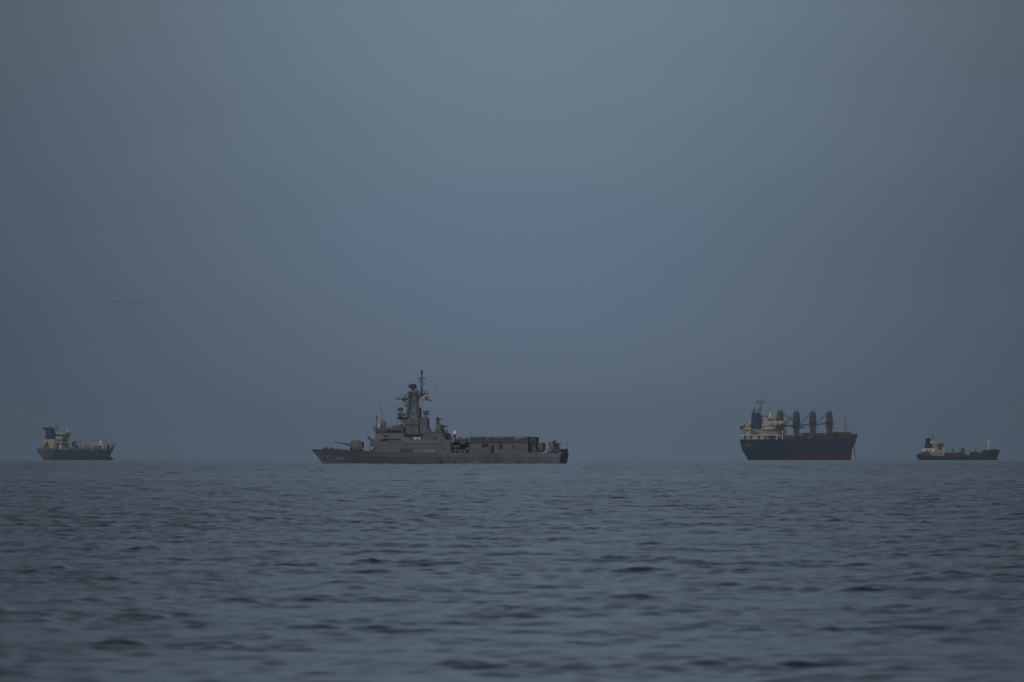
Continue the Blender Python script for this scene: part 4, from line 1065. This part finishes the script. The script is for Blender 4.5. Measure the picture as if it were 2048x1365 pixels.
    # small posts, foremast, bow gear
    X = S.X(1603.8); mb = MB(); mb.tube((X, -3, 12.8), (X, -3, 15.4), .25); mb.ball((X, -3, 16.0), .55, .55, .8); mb.build("deck_vent", DGREY, r)
    X = S.X(1690.8); mb = MB(); mb.tube((X, 0, 15.2), (X, 0, 28.6), .45, .2, n=8); mb.tube((X, -1.2, 15.2), (X, 0, 25), .12)
    for z, w in ((23.8, 2.2), (27.6, .8), (26, .9), (25, .8), (22.4, .9), (21.2, .9), (20, .8)): mb.tube((X, -w, z), (X, w, z), .12 if w < 2 else .16, n=5)
    mb.build("foremast", MASTW, r)
    X = S.X(1701); mb = MB(); mb.tube((X, 0, 15), (X, 0, 20.2), .07); mb.ball((X, 0, 19.8), .35); mb.build("bow_jackstaff", DGREY, r)
    mb = MB(); rr = random.Random(2)
    for i in range(14): x_ = rr.uniform(118, 148); h_ = rr.uniform(.6, 1.5); y_ = rr.uniform(-4, 4) * (1 if x_ < 138 else .5); mb.box(x_, x_ + rr.uniform(.8, 3), y_, y_ + 1.5, 15.0, 15.6 + h_)
    mb.build("bow_machinery", BROWN, r)
    mb = MB(); mb.tube((141.5, -6.1, 7.8), (142.0, -7.0, 2.0), .17, n=6); mb.tube((142.0, -7.0, 2.0), (142.2, -7.3, -1), .17, n=6); mb.build("anchor_chain", DGREY, r)
    mb = MB(); mb.ball((141, -7.4, 12.2), .8, .4, .9); mb.build("hawse_opening", BLACK, r)
    return S
SB = build_bulker()

# ================================================================== LEFT TANKER
def build_left_tanker():
    S = Ship("chemical_tanker", 92, 5600, 62.0,
             "blue hulled tanker with grey stern and blue funnel at the far left", "tanker")
    r = S.root
    top = [(0, 7.2), (10, 7.1), (24, 6.0), (32, 5.7), (58, 5.8), (72, 6.4), (80, 7.2), (88, 8.6), (98, 10.0)]
    boot = [(0, .05), (18, .3), (30, 1.3), (60, 2.1), (95, 3.1)]
    levels = [
        dict(z=[(0, -1), (200, -1)], h=[(2.4, .3), (6, 4.6), (12, 6.6), (20, 7.2), (66, 7.2), (76, 4.9), (84, 2), (89, .04)], x0=2.4, x1=89),
        dict(z=boot, h=[(1.0, .5), (6, 5.2), (12, 6.8), (20, 7.2), (66, 7.2), (76, 5.0), (85, 2.0), (90.5, .04)], x0=1.0, x1=90.5),
        dict(z=[(0, 2.4), (30, 2.7), (95, 4.2)], h=[(.4, 3.6), (5, 6.3), (12, 7.1), (66, 7.2), (77, 5.3), (86, 2.2), (92, .04)], x0=.4, x1=92),
        dict(z=[(0, 4.6), (30, 4.2), (95, 6.4)], h=[(.1, 5.7), (5, 7.0), (12, 7.2), (66, 7.2), (78, 5.7), (88, 2.4), (94.5, .04)], x0=.1, x1=94.5),
        dict(z=top, h=[(0, 7.0), (5, 7.2), (66, 7.2), (78, 6.2), (88, 3.2), (94, 1.2), (98, .04)], x0=0, x1=98)]
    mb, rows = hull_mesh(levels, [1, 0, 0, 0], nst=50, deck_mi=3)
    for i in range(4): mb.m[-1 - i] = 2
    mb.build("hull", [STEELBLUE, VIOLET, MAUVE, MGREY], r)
    MB().ball((90.3, 0, .2), 4.2, 1.6, 2.2, n=14, m=10).build("bulbous_bow", mat("dark_navy_bulb", (.02, .02, .03), .6), r, smooth=True)
    mb = MB(); mb.rail([(98, 0, 10), (88, 3.2, 8.6)], 1.1, 1.5, .07, 2); mb.rail([(98, 0, 10), (88, -3.2, 8.6)], 1.1, 1.5, .07, 2); mb.ball((98, 0, 10.9), .4); mb.build("bow_rail", MASTW, r)
    # poop house
    mb = MB(); mb.box(2, 6.4, -5.0, 1.2, 7.2, 13.8); mb.box(2.2, 6.4, 1.22, 4.1, 7.2, 12.8); mb.box(6.42, 9.4, -2.0, 3.2, 7.2, 13.8); ph = mb.build("poop_house", CREAM, r)
    for y, z in ((-3.8, 12.2), (-2.2, 12.2), (-3.8, 10.6), (-2.4, 9.0), (3.0, 11.4), (3.2, 9.0), (-4.3, 8.6)):
        mb = MB(); mb.box(1.93, 2.0 if y < 1 else 2.2, y - .25, y + .25, z - .3, z + .3); mb.build("porthole", DGREY, ph)
    mb = MB(); mb.box(1.7, 2.25, -5.1, 4.2, 10.05, 10.3); mb.build("deck_edge", MGREY, ph)
    # free-fall lifeboat on its ramp
    mb = MB(); a = Vector((-.6, .6, 9.0)); b = Vector((4.0, -.3, 12.6)); d = (b - a)
    n = 9
    for i in range(n):
        t0, t1 = i / n, (i + 1) / n
        r0 = 1.15 * math.sin(PI * min(max(t0, .04), .96)) ** .5; r1 = 1.15 * math.sin(PI * min(max(t1, .04), .96)) ** .5
        mb.tube(a + d * t0, a + d * t1, r0, r1, n=12)
    mb.build("lifeboat", DKRED, r, smooth=False)
    mb = MB(); mb.beam((-.6, 1.3, 7.4), (3.6, 1.0, 11.2), .3); mb.beam((-.6, -.9, 7.4), (3.6, -1.4, 11.2), .3); mb.beam((-.3, 1.3, 7.2), (-.3, 1.3, 9), .25); mb.build("lifeboat_ramp", MGREY, r)
    mb = MB()
    for y in (-6, -4.6, -3, -1.4, 0, 1.8, 3.3, 5, 6.2): mb.box(.2, .8, y - .25, y + .25, 7.2, 8.2 + .3 * math.sin(y * 3))
    mb.rail([(8, -7, 7.2), (.1, -6.8, 7.2), (.1, 6.8, 7.2), (8, 7, 7.2)], 1.0, 1.3, .05, 3); mb.build("stern_rail", MGREY, r)
    # funnel
    mb = MB(); mb.box(4.8, 9.2, -1.7, 2.9, 13.82, 20.6); mb.prism([(4.4, 20.62), (9.2, 20.62), (9.0, 21.3), (5.2, 21.5), (3.9, 21.2)], -1.2, 3.1)
    fu = mb.build("funnel", FUNNEL, r)
    mb = MB(); mb.prism([(2.6, 21.0), (4.0, 20.2), (4.4, 20.6), (4.0, 21.2), (2.9, 21.4)], 2.2, 4.3); mb.build("funnel_cowl", BLACK, fu)
    mb = MB(); mb.tube((6, 0, 21.3), (6, 0, 22.3), .4); mb.tube((7.6, 1.5, 21.3), (7.6, 1.5, 22.1), .3); mb.build("exhaust_pipe", DGREY, fu)
    # bridge tower
    mb = MB(); mb.box(12, 21, -5.4, 5.4, 7.0, 15.6); ho = mb.build("accommodation_block", BEIGE, r)
    mb = MB(); mb.box(12.5, 21, -7.0, 7.0, 15.62, 17.2); wb = mb.build("bridge_window_band", mat("dark_blue_bridge_glass", (.01, .02, .035), .3), r)
    mb = MB(); mb.box(12, 21.6, -7.7, 7.7, 17.22, 18.4); rf = mb.build("bridge_roof", CREAM, wb)
    mb = MB()
    for y in (-6.9, -4.4, -1.9, .6, 3.1, 5.6): mb.box(12.4, 12.48, y, y + .3, 15.62, 17.2)
    for x_ in (14.4, 16.8, 19.2): mb.box(x_, x_ + .3, -7.08, -7.0, 15.62, 17.2)
    mb.build("window_mullion", CREAM, wb)
    for z in (12.05, 12.85):
        for k_ in range(2):
            mb = MB(); mb.box(14.2, 19.6, -5.48, -5.4, z, z + .38) if k_ == 0 else mb.box(11.93, 12, -5.2, -2.2, z, z + .38)
            mb.build("window_band", GLASS, ho)
    for i in range(5):
        for z in (14.2, 10.2, 8.6):
            mb = MB(); mb.box(13.0 + i * 1.6, 13.6 + i * 1.6, -5.47, -5.4, z, z + .55); mb.build("cabin_window", DGREY, ho)
    for y in (-4.6, -3.2, -1.8, -.4):
        for z in (14.2, 9.8): mb = MB(); mb.box(11.94, 12, y, y + .6, z, z + .55); mb.build("cabin_window", DGREY, ho)
    mb = MB(); mb.plan([(10.5, -6.2), (21.8, -6.2), (21.8, 6.2), (10.5, 6.2)], 11.3, 11.45); mb.plan([(10.5, -6.4), (22.4, -6.4), (22.4, 6.2), (10.5, 6.2)], 13.7, 13.85)
    mb.rail([(10.6, -6.3, 13.85), (22.3, -6.3, 13.85)], 1, 1.5, .06, 2); mb.build("side_gallery", BEIGE, ho)
    mb = MB(); mb.ball((14.5, -7.6, 9.4), 2.2, .9, 1.0); mb.build("rescue_boat", RUST, r)
    mb = MB(); mb.box(16, 22, -7.1, -5.6, 6.9, 8.4); mb.tube((23, -5, 6), (23, -5, 11), .35); mb.build("deck_store", BEIGE, r)
    mb = MB()
    for a_, b_ in (((13.6, -1.4), (14.8, -.4)), ((13.6, 1.4), (14.8, .4)), ((16.6, -1.4), (15.4, -.4)), ((16.6, 1.4), (15.4, .4))): mb.tube((a_[0], a_[1], 18.4), (b_[0], b_[1], 21.8), .2, n=5)
    mb.box(13.8, 16.4, -1.7, 1.7, 20.2, 20.4); mb.box(14, 16, -1.2, 1.2, 21.7, 21.9); mb.tube((15, 0, 21.8), (15, 0, 26.4), .26, .1, n=6); mb.tube((15, -.9, 23.5), (15, .9, 23.5), .1, n=5)
    mb.build("radar_mast", MASTW, rf)
    mb = MB(); mb.ball((18, -6.3, 19.9), .65, .65, .75); mb.tube((18, -6.3, 18.4), (18, -6.3, 19.3), .2); mb.build("satellite_dome", WHITE, rf)
    mb = MB(); mb.tube((13.5, 7, 18.4), (13.5, 7, 21), .08); mb.ball((13.5, 7, 20.2), .3); mb.build("roof_aerial", WHITE, rf)
    # deck gear
    cr = MB(); cr.tube((36, -1.8, 5.7), (36, -1.8, 11.4), .7, .6, n=10); cr.box(35.2, 37.2, -3.0, -.6, 9.4, 12.3); cr.beam((36.5, -1.8, 12.0), (46, -1.8, 12.0), .4); cr.tube((36.2, -1.8, 12.3), (36.2, -1.8, 13.4), .2); cr.tube((36.2, -1.8, 13.4), (46, -1.8, 12.2), .1)
    cr.build("hose_crane", mat("brown_orange_crane", (.24, .15, .10), .7), r)
    for i in range(6):
        x_ = 42 + (i % 3) * 3.1; y = -3.0 + (i // 3) * 4
        mb = MB(); mb.lathe((x_, y, 5.8), [(1.15, 0), (1.15, 3.6), (.8, 4.2), (.1, 4.5)], 12); mb.build("deck_tank", CREAM if i % 2 else MASTW, r, smooth=True)
    mb = MB(); rr = random.Random(9)
    for y in (-1.4, -.7, 0, .7, 1.4): mb.tube((24, y, 7.4), (72, y, 7.4 + .2 * y), .16, n=5)
    for x_ in range(26, 73, 4): mb.box(x_, x_ + .25, -2.4, 2.4, 5.7, 8.0)
    mb.rail([(24, -1.8, 8), (72, -1.8, 8)], 1.0, 2.0, .05, 2); mb.build("pipe_rack", MASTW, r)
    mb = MB()
    for i in range(60):
        x_ = rr.uniform(24, 76); y = rr.uniform(-6.4, -1.5) if rr.random() < .75 else rr.uniform(0, 6); h_ = rr.uniform(.5, 3.0) * (1.2 if 52 < x_ < 66 else .8)
        if rr.random() < .5: mb.tube((x_, y, 5.6), (x_, y, 5.8 + h_), rr.uniform(.12, .4), n=6)
        else: mb.box(x_, x_ + rr.uniform(.4, 2.2), y, y + rr.uniform(.4, 1.4), 5.6, 5.8 + h_ * .6)
    mb.build("valve_gear", mat("mixed_grey_pink_fittings", (.17, .13, .125), .7, .5, .35), r)
    mb = MB()
    for i in range(34):
        x_ = rr.uniform(24, 78); y = rr.uniform(-6.6, -2)
        mb.box(x_, x_ + rr.uniform(.5, 2.4), y, y + .8, 5.6, 6.0 + rr.uniform(.3, 1.7))
    mb.build("dark_deck_gear", DGREY, r)
    for x_, z in ((55, 10.0), (57.8, 10.2), (65.5, 10.0)):
        mb = MB(); mb.tube((x_, -2, 5.8), (x_, -2, z), .14); mb.ball((x_, -2, z), .5, .5, .35); mb.build("vent_mast", DGREY, r)
    mb = MB(); mb.box(52, 53.4, -6.9, -5.8, 5.8, 8.0); mb.tube((51, -6.8, 7.6), (55.5, -6.9, 6.0), .25); mb.box(57, 58, -7.25, -7.1, 3.0, 5.6); mb.box(59, 59.6, -7.25, -7.1, 3.4, 5.6); mb.build("manifold", mat("pinkish_grey_manifold", (.26, .19, .20), .7, .2), r)
    # forward shelter
    fs_ = MB(); fs_.plan([(72.5, -4.4), (86.5, -3.0), (86.5, 3.0), (72.5, 4.4)], 10.2, 10.6); fo = fs_.build("shelter_roof", WHITE, r)
    mb = MB(); mb.plan([(77, -3.2), (86, -2.5), (86, 2.5), (77, 3.2)], 7.4, 10.18); mb.build("shelter_interior", mat("deep_teal_screen", (.008, .02, .028), .6), fo)
    mb = MB()
    for x_, y in ((86.3, -3.0), (86.3, 3.0), (77, -4.0), (77, 4.0), (73, -4.2), (73, 4.2)): mb.box(x_ - .35, x_ + .35, y - .2, y + .2, 6.6, 10.18)
    mb.tube((80, -3.9, 9), (84, -3.6, 7.4), .22); mb.build("shelter_post", WHITE, fo)
    mb = MB(); mb.box(72.6, 77, -3.8, 3.8, 7.2, 10.15); mb.box(69.5, 72.5, -3, 3, 7.0, 9.4); mb.build("forward_store", MASTW, r)
    mb = MB(); mb.ball((75.0, -1.2, 12.0), .95, .95, 1.1, n=12); mb.tube((75, -1.2, 10.6), (75, -1.2, 11.2), .3); mb.build("white_dome", WHITE, r, smooth=True)
    mb = MB(); mb.lathe((84.4, 0, 10.6), [(1.3, 0), (.8, 1.4), (.55, 2.6), (.6, 2.8)], 10); mb.tube((84.4, 0, 13.2), (84.4, 0, 17.6), .2, .08, n=5); mb.tube((84.4, -1.0, 13.6), (84.4, 1.0, 13.6), .22, n=5); mb.build("foremast", mat("cream_pink_mast", (.34, .25, .19), .6), r)
    mb = MB(); mb.prism([(83, 6.6), (88.5, 7.6), (88.5, 9.4), (84, 8.6)], -3.3, -3.0); mb.build("bow_panel", mat("pink_grey_panel", (.28, .22, .22), .7), r)
build_left_tanker()

# ================================================================== RIGHT TANKER
def build_right_tanker():
    S = Ship("coastal_tanker", 1840, 5300, 45.0,
             "small low dark blue tanker trailing faint smoke at the far right", "tanker")
    r = S.root
    top = [(0, 3.1), (8, 2.9), (35, 2.9), (45, 3.6), (55, 4.6), (63, 5.2), (71, 6.0)]
    boot = [(0, .04), (34, .06), (45, .35), (60, .95), (68, 1.5)]
    levels = [
        dict(z=[(0, -1), (99, -1)], h=[(2.2, 2.3), (8, 5.5), (15, 6.1), (52, 6.1), (60, 4.5), (66, 1.4), (68, .04)], x0=2.2, x1=68),
        dict(z=boot, h=[(1.6, 2.5), (8, 5.6), (15, 6.1), (52, 6.1), (60, 4.6), (66, 1.5), (68.0, .04)], x0=1.6, x1=68.0),
        dict(z=top, h=[(0, 4), (4, 5.5), (10, 6.2), (58, 6.2), (62, 5.3), (66, 3.3), (69, 1.3), (71, .04)], x0=0, x1=71)]
    mb, rows = hull_mesh(levels, [1, 0], nst=44, deck_mi=2)
    mb.build("hull", [NAVY2, RED, RUST], r)
    MB().ball((66.8, 0, -.1), 3.2, 1.3, 1.2, n=12, m=8).build("bulbous_bow", RED, r, smooth=True)
    mb = MB(); mb.box(-.08, .02, -1.1, 1.1, 1.2, 2.0); mb.build("stern_lettering", mat("faded_blue_lettering", (.06, .09, .16), .6), r)
    mb = MB(); mb.plan([(60, -4.8), (66, -2.6), (66, 2.6), (60, 4.8)], 4.6, 6.3); mb.build("forecastle_house", NAVY2, r)
    mb = MB(); mb.rail([(62, -5.2, 5.1), (66, -3.2, 5.6), (70.6, -.2, 5.9), (66, 3.2, 5.6)], .9, 1.2, .06, 2); mb.build("bow_rail", MGREY, r)
    # poop and house
    mb = MB(); mb.box(5, 15, -5.2, 5.2, 2.9, 5.4); po = mb.build("poop_house", BEIGE, r)
    for i in range(5): mb = MB(); mb.box(5.8 + i * 1.9, 6.5 + i * 1.9, -5.27, -5.2, 3.6, 4.8); mb.build("door_opening", DGREY, po)
    for y in (-3.6, -1.2, 1.2, 3.4): mb = MB(); mb.box(4.93, 5, y, y + .6, 3.6, 4.8); mb.build("door_opening", DGREY, po)
    mb = MB(); mb.plan([(2.5, -4.6), (5, -5.2), (5, 5.2), (2.5, 4.6)], 2.9, 4.5, shrink=.85); mb.build("stern_mooring_gear", DGREY, r)
    mb = MB(); mb.box(3.4, 8.8, -3.8, 1.6, 5.42, 7.4); eh = mb.build("engine_casing", WHITE, r)
    mb = MB(); mb.box(3.36, 3.4, -3.2, -2.2, 5.6, 6.8); mb.box(4.6, 5.4, -3.86, -3.8, 5.6, 6.8); mb.build("door_opening", DGREY, eh)
    mb = MB(); mb.box(9, 14.4, -4.4, 4.4, 5.42, 7.6); mb.box(9.6, 14.2, -3.8, 3.8, 7.62, 10.0); ho = mb.build("accommodation_block", BEIGE, r)
    for x_ in (10.1, 11.6): mb = MB(); mb.box(x_, x_ + .7, -3.87, -3.8, 8.4, 9.2); mb.build("cabin_window", DKRED, ho)
    for y in (-3.2, -1.4, 1.0): mb = MB(); mb.box(9.53, 9.6, y, y + .8, 8.3, 9.2); mb.build("cabin_window", DKRED, ho)
    mb = MB(); mb.box(9.2, 14.8, -4.2, 4.2, 10.02, 10.25); mb.build("house_roof", BEIGE, ho)
    mb = MB(); mb.box(11.6, 15.6, -5.2, -3.95, 6.9, 9.8); mb.box(12, 15.8, -5.0, -3.9, 9.82, 10.7); mb.ball((13.4, -5.0, 8.2), 2.0, .8, 1.2); mb.build("lifeboat", RUST, r)
    mb = MB(); mb.beam((11.2, -5.1, 5.4), (11.4, -5.1, 7.2), .3); mb.beam((15.4, -5.1, 5.4), (15.2, -5.1, 7.2), .3); mb.build("davit", BEIGE, r)
    mb = MB(); mb.box(14.4, 15.6, -6.1, -5.3, 7.3, 8.4); mb.box(14.9, 15.2, -5.9, -5.6, 2.9, 7.3); mb.build("bridge_wing", WHITE, r)
    fu = MB(); fu.plan([(4.6, -2.7), (9.0, -2.7), (9.0, .9), (4.6, .9)], 7.42, 8.6, shrink=.85); fu.plan([(4.9, -2.35), (8.6, -2.35), (8.6, .5), (4.9, .5)], 8.62, 13.2, shrink=.82)
    f = fu.build("funnel", FUNNEL2, r)
    mb = MB(); mb.tube((6.2, -1.2, 13.1), (6.0, -1.2, 14.1), .5); mb.tube((7.4, -.6, 13.1), (7.3, -.6, 13.8), .35); mb.box(4.4, 6.0, -1.5, -.6, 12.9, 13.5); mb.build("exhaust_pipe", BLACK, f)
    mb = MB(); mb.box(6.6, 8.4, -2.6, -2.25, 10.4, 12.0); em = mb.build("funnel_emblem", WHITE, f)
    mb = MB(); mb.box(7.2, 7.8, -2.63, -2.6, 10.9, 11.5); mb.build("emblem_mark", MASTW, em)
    mb = MB(); mb.tube((11.3, 0, 10.25), (11.3, 0, 12.9), 1.0, .75, n=10); mb.box(10.4, 12.2, -.9, .9, 10.25, 11.0); ms = mb.build("signal_mast", CREAM, r)
    mb = MB(); mb.tube((11.3, 0, 12.9), (11.3, 0, 17), .28, .14, n=6); mb.tube((11.3, -1, 15.6), (11.3, 1, 15.6), .12, n=5); mb.ball((11.3, 0, 16.2), .4); mb.tube((11.3, -.8, 14), (11.3, .8, 14), .12, n=5); mb.build("mast_pole", DGREY, ms)
    # deck
    mb = MB(); mb.box(17, 58, -.9, .9, 4.4, 4.6)
    for x_ in range(17, 59, 3): mb.box(x_, x_ + .2, -3.4, 3.4, 2.9, 4.6)
    for y in (-3, -2.2, 2.2, 3): mb.tube((17, y, 4.3), (57, y, 4.9), .18, n=5)
    mb.rail([(17, -.9, 4.6), (58, -.9, 5.4)], 1.0, 2.4, .06, 2); mb.build("pipe_walkway", RUST, r)
    mb = MB(); rr = random.Random(12)
    for i in range(46):
        x_ = rr.uniform(16, 60); y = rr.uniform(-5.6, 2); mb.box(x_, x_ + rr.uniform(.4, 2), y, y + .7, 2.9, 3.6 + rr.uniform(.1, 1.4))
    mb.build("deck_fittings", mat("dark_reddish_fittings", (.06, .04, .045), .7, .4, .4), r)
    def at(px, y): return S.X(px, y)
    mb = MB(); x_ = at(1905.6, -2); mb.tube((x_, -2, 2.9), (x_, -2, 6.8), .35); mb.box(x_ - .5, x_ + .5, -2.5, -1.5, 6.3, 7.1); mb.build("deck_crane_post", DGREY, r)
    mb = MB(); x_ = at(1923.8, 0); mb.box(x_ - .5, x_ + .6, -.5, .5, 4.6, 7.4); x2 = at(1928, 0); mb.box(x2 - .15, x2 + .15, -.5, .5, 4.6, 7.2); mb.box(x_, x2, -.4, .4, 7.2, 7.6); mb.build("hose_gantry", RUST, r)
    mb = MB(); x_ = at(1932, -5.6); mb.box(x_, x_ + 3.1, -5.7, -4.2, 3.3, 5.5); mb.build("white_deck_locker", CREAM, r)
    mb = MB(); x_ = at(1941, -5.2); mb.prism([(x_, 3.2), (x_ + .8, 5.0), (x_ + 4.6, 5.2), (x_ + 6.5, 3.6)], -5.4, -3.0); mb.build("covered_machinery", NAVY2, r)
    mb = MB(); x_ = at(1951.5, 0); mb.tube((x_, 0, 4.5), (x_, 0, 8.3), .35, .28); mb.build("vent_post", DGREY, r)
    mb = MB(); x_ = at(1977.2, 0); mb.tube((x_, 0, 4.6), (x_, 0, 12.2), .28, .22); mb.tube((x_, 0, 10.6), (x_, 0, 12.9), .55, .35, n=8); mb.tube((x_, -.5, 4.8), (x_, -.1, 9), .08); mb.build("foremast", WHITE, r)
    mb = MB()
    for px in (1983, 1988, 1992): x_ = at(px, -1); mb.box(x_ - .7, x_ + .7, -1.6, .2, 6.3, 6.9)
    mb.build("anchor_windlass", DGREY, r)
    return S
SR = build_right_tanker()

# ------------------------------------------------------------------ funnel smoke
def smoke(path, radii, label, dens, seed=0):
    """a string of overlapping lumpy puffs, joined into one thin volume"""
    rr = random.Random(seed)
    mb = MB(); n = 12
    P = [Vector(p) for p in path]; rings = []
    N = 30; C_ = []
    for i in range(N + 1):
        t = i / N * (len(P) - 1); k = min(int(t), len(P) - 2); f = t - k
        C_.append((P[k].lerp(P[k + 1], f), radii[k] + (radii[k + 1] - radii[k]) * f))
    for _ in range(2): C_ = [C_[0]] + [((C_[i - 1][0] + C_[i][0] * 2 + C_[i + 1][0]) / 4, C_[i][1]) for i in range(1, N)] + [C_[-1]]
    for i, (p, rad) in enumerate(C_):
        tg = (C_[min(i + 1, N)][0] - C_[max(i - 1, 0)][0]).normalized()
        a_ = tg.cross(Vector((0, 1, 0))).normalized(); c_ = tg.cross(a_)
        rad *= .8 + .22 * math.sin(i * .9 + seed) + .1 * math.sin(i * 2.3)
        if i in (0, N): rad *= .15
        rings.append([p + a_ * (rad * math.cos(2 * PI * q / n)) + c_ * (rad * math.sin(2 * PI * q / n)) for q in range(n)])
    vs = [v for rg in rings for v in rg]; fs = []
    for i in range(N):
        for k in range(n): fs.append((i * n + k, i * n + (k + 1) % n, (i + 1) * n + (k + 1) % n, (i + 1) * n + k))
    fs += [tuple(range(n))[::-1], tuple(range(N * n, (N + 1) * n))]
    mb.add(vs, fs)
    m = bpy.data.materials.new("smoke_haze"); m.use_nodes = True
    t = m.node_tree; t.nodes.clear()
    out = t.nodes.new("ShaderNodeOutputMaterial"); v = t.nodes.new("ShaderNodeVolumePrincipled")
    v.inputs["Color"].default_value = (.25, .27, .30, 1)
    v.inputs["Density"].default_value = dens
    t.links.new(v.outputs[0], out.inputs["Volume"])
    o = mb.build("smoke", m); tag(o, label, None, kind="stuff")
    return o
def wpath(S, loc):
    return [(S.rx + X * S.ca - Y * S.sa, S.ry + X * S.sa + Y * S.ca, S.rz + Z) for X, Y, Z in loc]
smoke(wpath(SR, [(6, -1.2, 14.0), (7.2, -1.5, 17), (10, -2.5, 20.5), (14, -3.5, 23.5), (20, -4, 27), (26, -4, 29)]), [.6, 1.3, 2.1, 2.8, 3.6, 4.2],
      "thin dark smoke drifting from the funnel of the small right hand tanker", .014, 1)
smoke(wpath(SB, [(10.6, .8, 30.4), (12, .5, 33), (15, 0, 36.5), (20, -1, 40), (27, -2, 43)]), [.6, 2.2, 3.4, 5.0, 6.0],
      "faint smoke haze rising from the funnel of the large bulk carrier", .004, 2)

# ------------------------------------------------------------------ birds
def bird_mesh(flap, k):
    mb = MB()
    mb.ball((0, 0, 0), .28, .09, .09, n=8, m=6)
    mb.tube((.22, 0, .02), (.42, 0, .05), .05, .03, n=6); mb.tube((-.22, 0, 0), (-.46, 0, .01), .06, .03, n=6)
    for sg in (1, -1):
        p = [(.10, 0, .03), (-.12, 0, .03), (-.10, sg * .3, .03 + .3 * math.tan(flap) * .8), (.12, sg * .3, .03 + .3 * math.tan(flap) * .8), (-.16, sg * .62, .03 + .35 * math.tan(flap)), (-.06, sg * .62, .03 + .35 * math.tan(flap))]
        vs = p + [(x, y, z - .025) for x, y, z in p]
        fs = [(0, 1, 2, 3), (3, 2, 4, 5), (9, 8, 7, 6), (11, 10, 8, 9), (0, 3, 9, 6), (3, 5, 11, 9), (5, 4, 10, 11), (4, 2, 8, 10), (2, 1, 7, 8)]
        mb.add(vs, fs)
    return mb
protos = []
D = 2600.0
flock = [(215.8, 603.4), (221.8, 603.2), (227.0, 603.6), (229.8, 603.5), (239.2, 603.9), (248.6, 604.6), (253.2, 604.9), (258.4, 605.5), (268.1, 606.0), (273.0, 605.2), (278.6, 606.2), (282.4, 604.2), (287.2, 606.0)]
for i, (px, py) in enumerate(flock):
    if i < 4:
        o = bird_mesh([.5, -.3, .9, .1][i], i).build("bird", BIRD); protos.append(o)
    else:
        o = protos[i % 4].copy(); COL.objects.link(o)
    dd = D + ((i * 37) % 11) * 5
    o.location = ((px - 1024) / F * dd, dd, CAM_H + dd * ((682.5 - py) / F + math.tan(PITCH)))
    o.rotation_euler = (R((i * 53) % 40 - 20), 0, R(180 + (i * 29) % 50 - 25)); o.scale = (.42 + .1 * ((i * 5) % 4),) * 3
    ORD = ["leftmost", "second from the left", "third from the left", "fourth from the left", "fifth from the left", "sixth from the left", "middle one", "sixth from the right", "fifth from the right", "fourth from the right", "third from the right", "second from the right", "rightmost"]
    tag(o, "small dark bird, " + ORD[i] + " in the line of flying birds", "bird", "birds flying in a line at the left")
for px, py, dd, lab, z in ((871.2, 778.2, 1900, "small dark bird flying just right of the naval ship's mast", .6), (608.8, 724.0, 3000, "tiny distant bird alone in the sky left of the naval ship's mast", .2)):
    o = bird_mesh(z, 0).build("bird", BIRD)
    o.location = ((px - 1024) / F * dd, dd, CAM_H + dd * ((682.5 - py) / F + math.tan(PITCH)))
    o.rotation_euler = (0, 0, R(160)); o.scale = (.6, .6, .6); tag(o, lab, "bird")
# ------------------------------------------------------------------ haze
def build_haze():
    mb = MB().box(-13000, 13000, -13000, 13000, -11.5, 62)
    m = bpy.data.materials.new("haze_air"); m.use_nodes = True
    t = m.node_tree; t.nodes.clear()
    out = t.nodes.new("ShaderNodeOutputMaterial")
    v = t.nodes.new("ShaderNodeVolumePrincipled")
    v.inputs["Color"].default_value = (0.68, 0.86, 1.0, 1)
    v.inputs["Density"].default_value = 6.0e-5
    v.inputs["Anisotropy"].default_value = 0.0
    t.links.new(v.outputs[0], out.inputs["Volume"])
    o = mb.build("haze", m)
    o.display_type = 'WIRE'
    tag(o, "thin blue grey sea haze that fades the distant ships", None, kind="stuff")
build_haze()
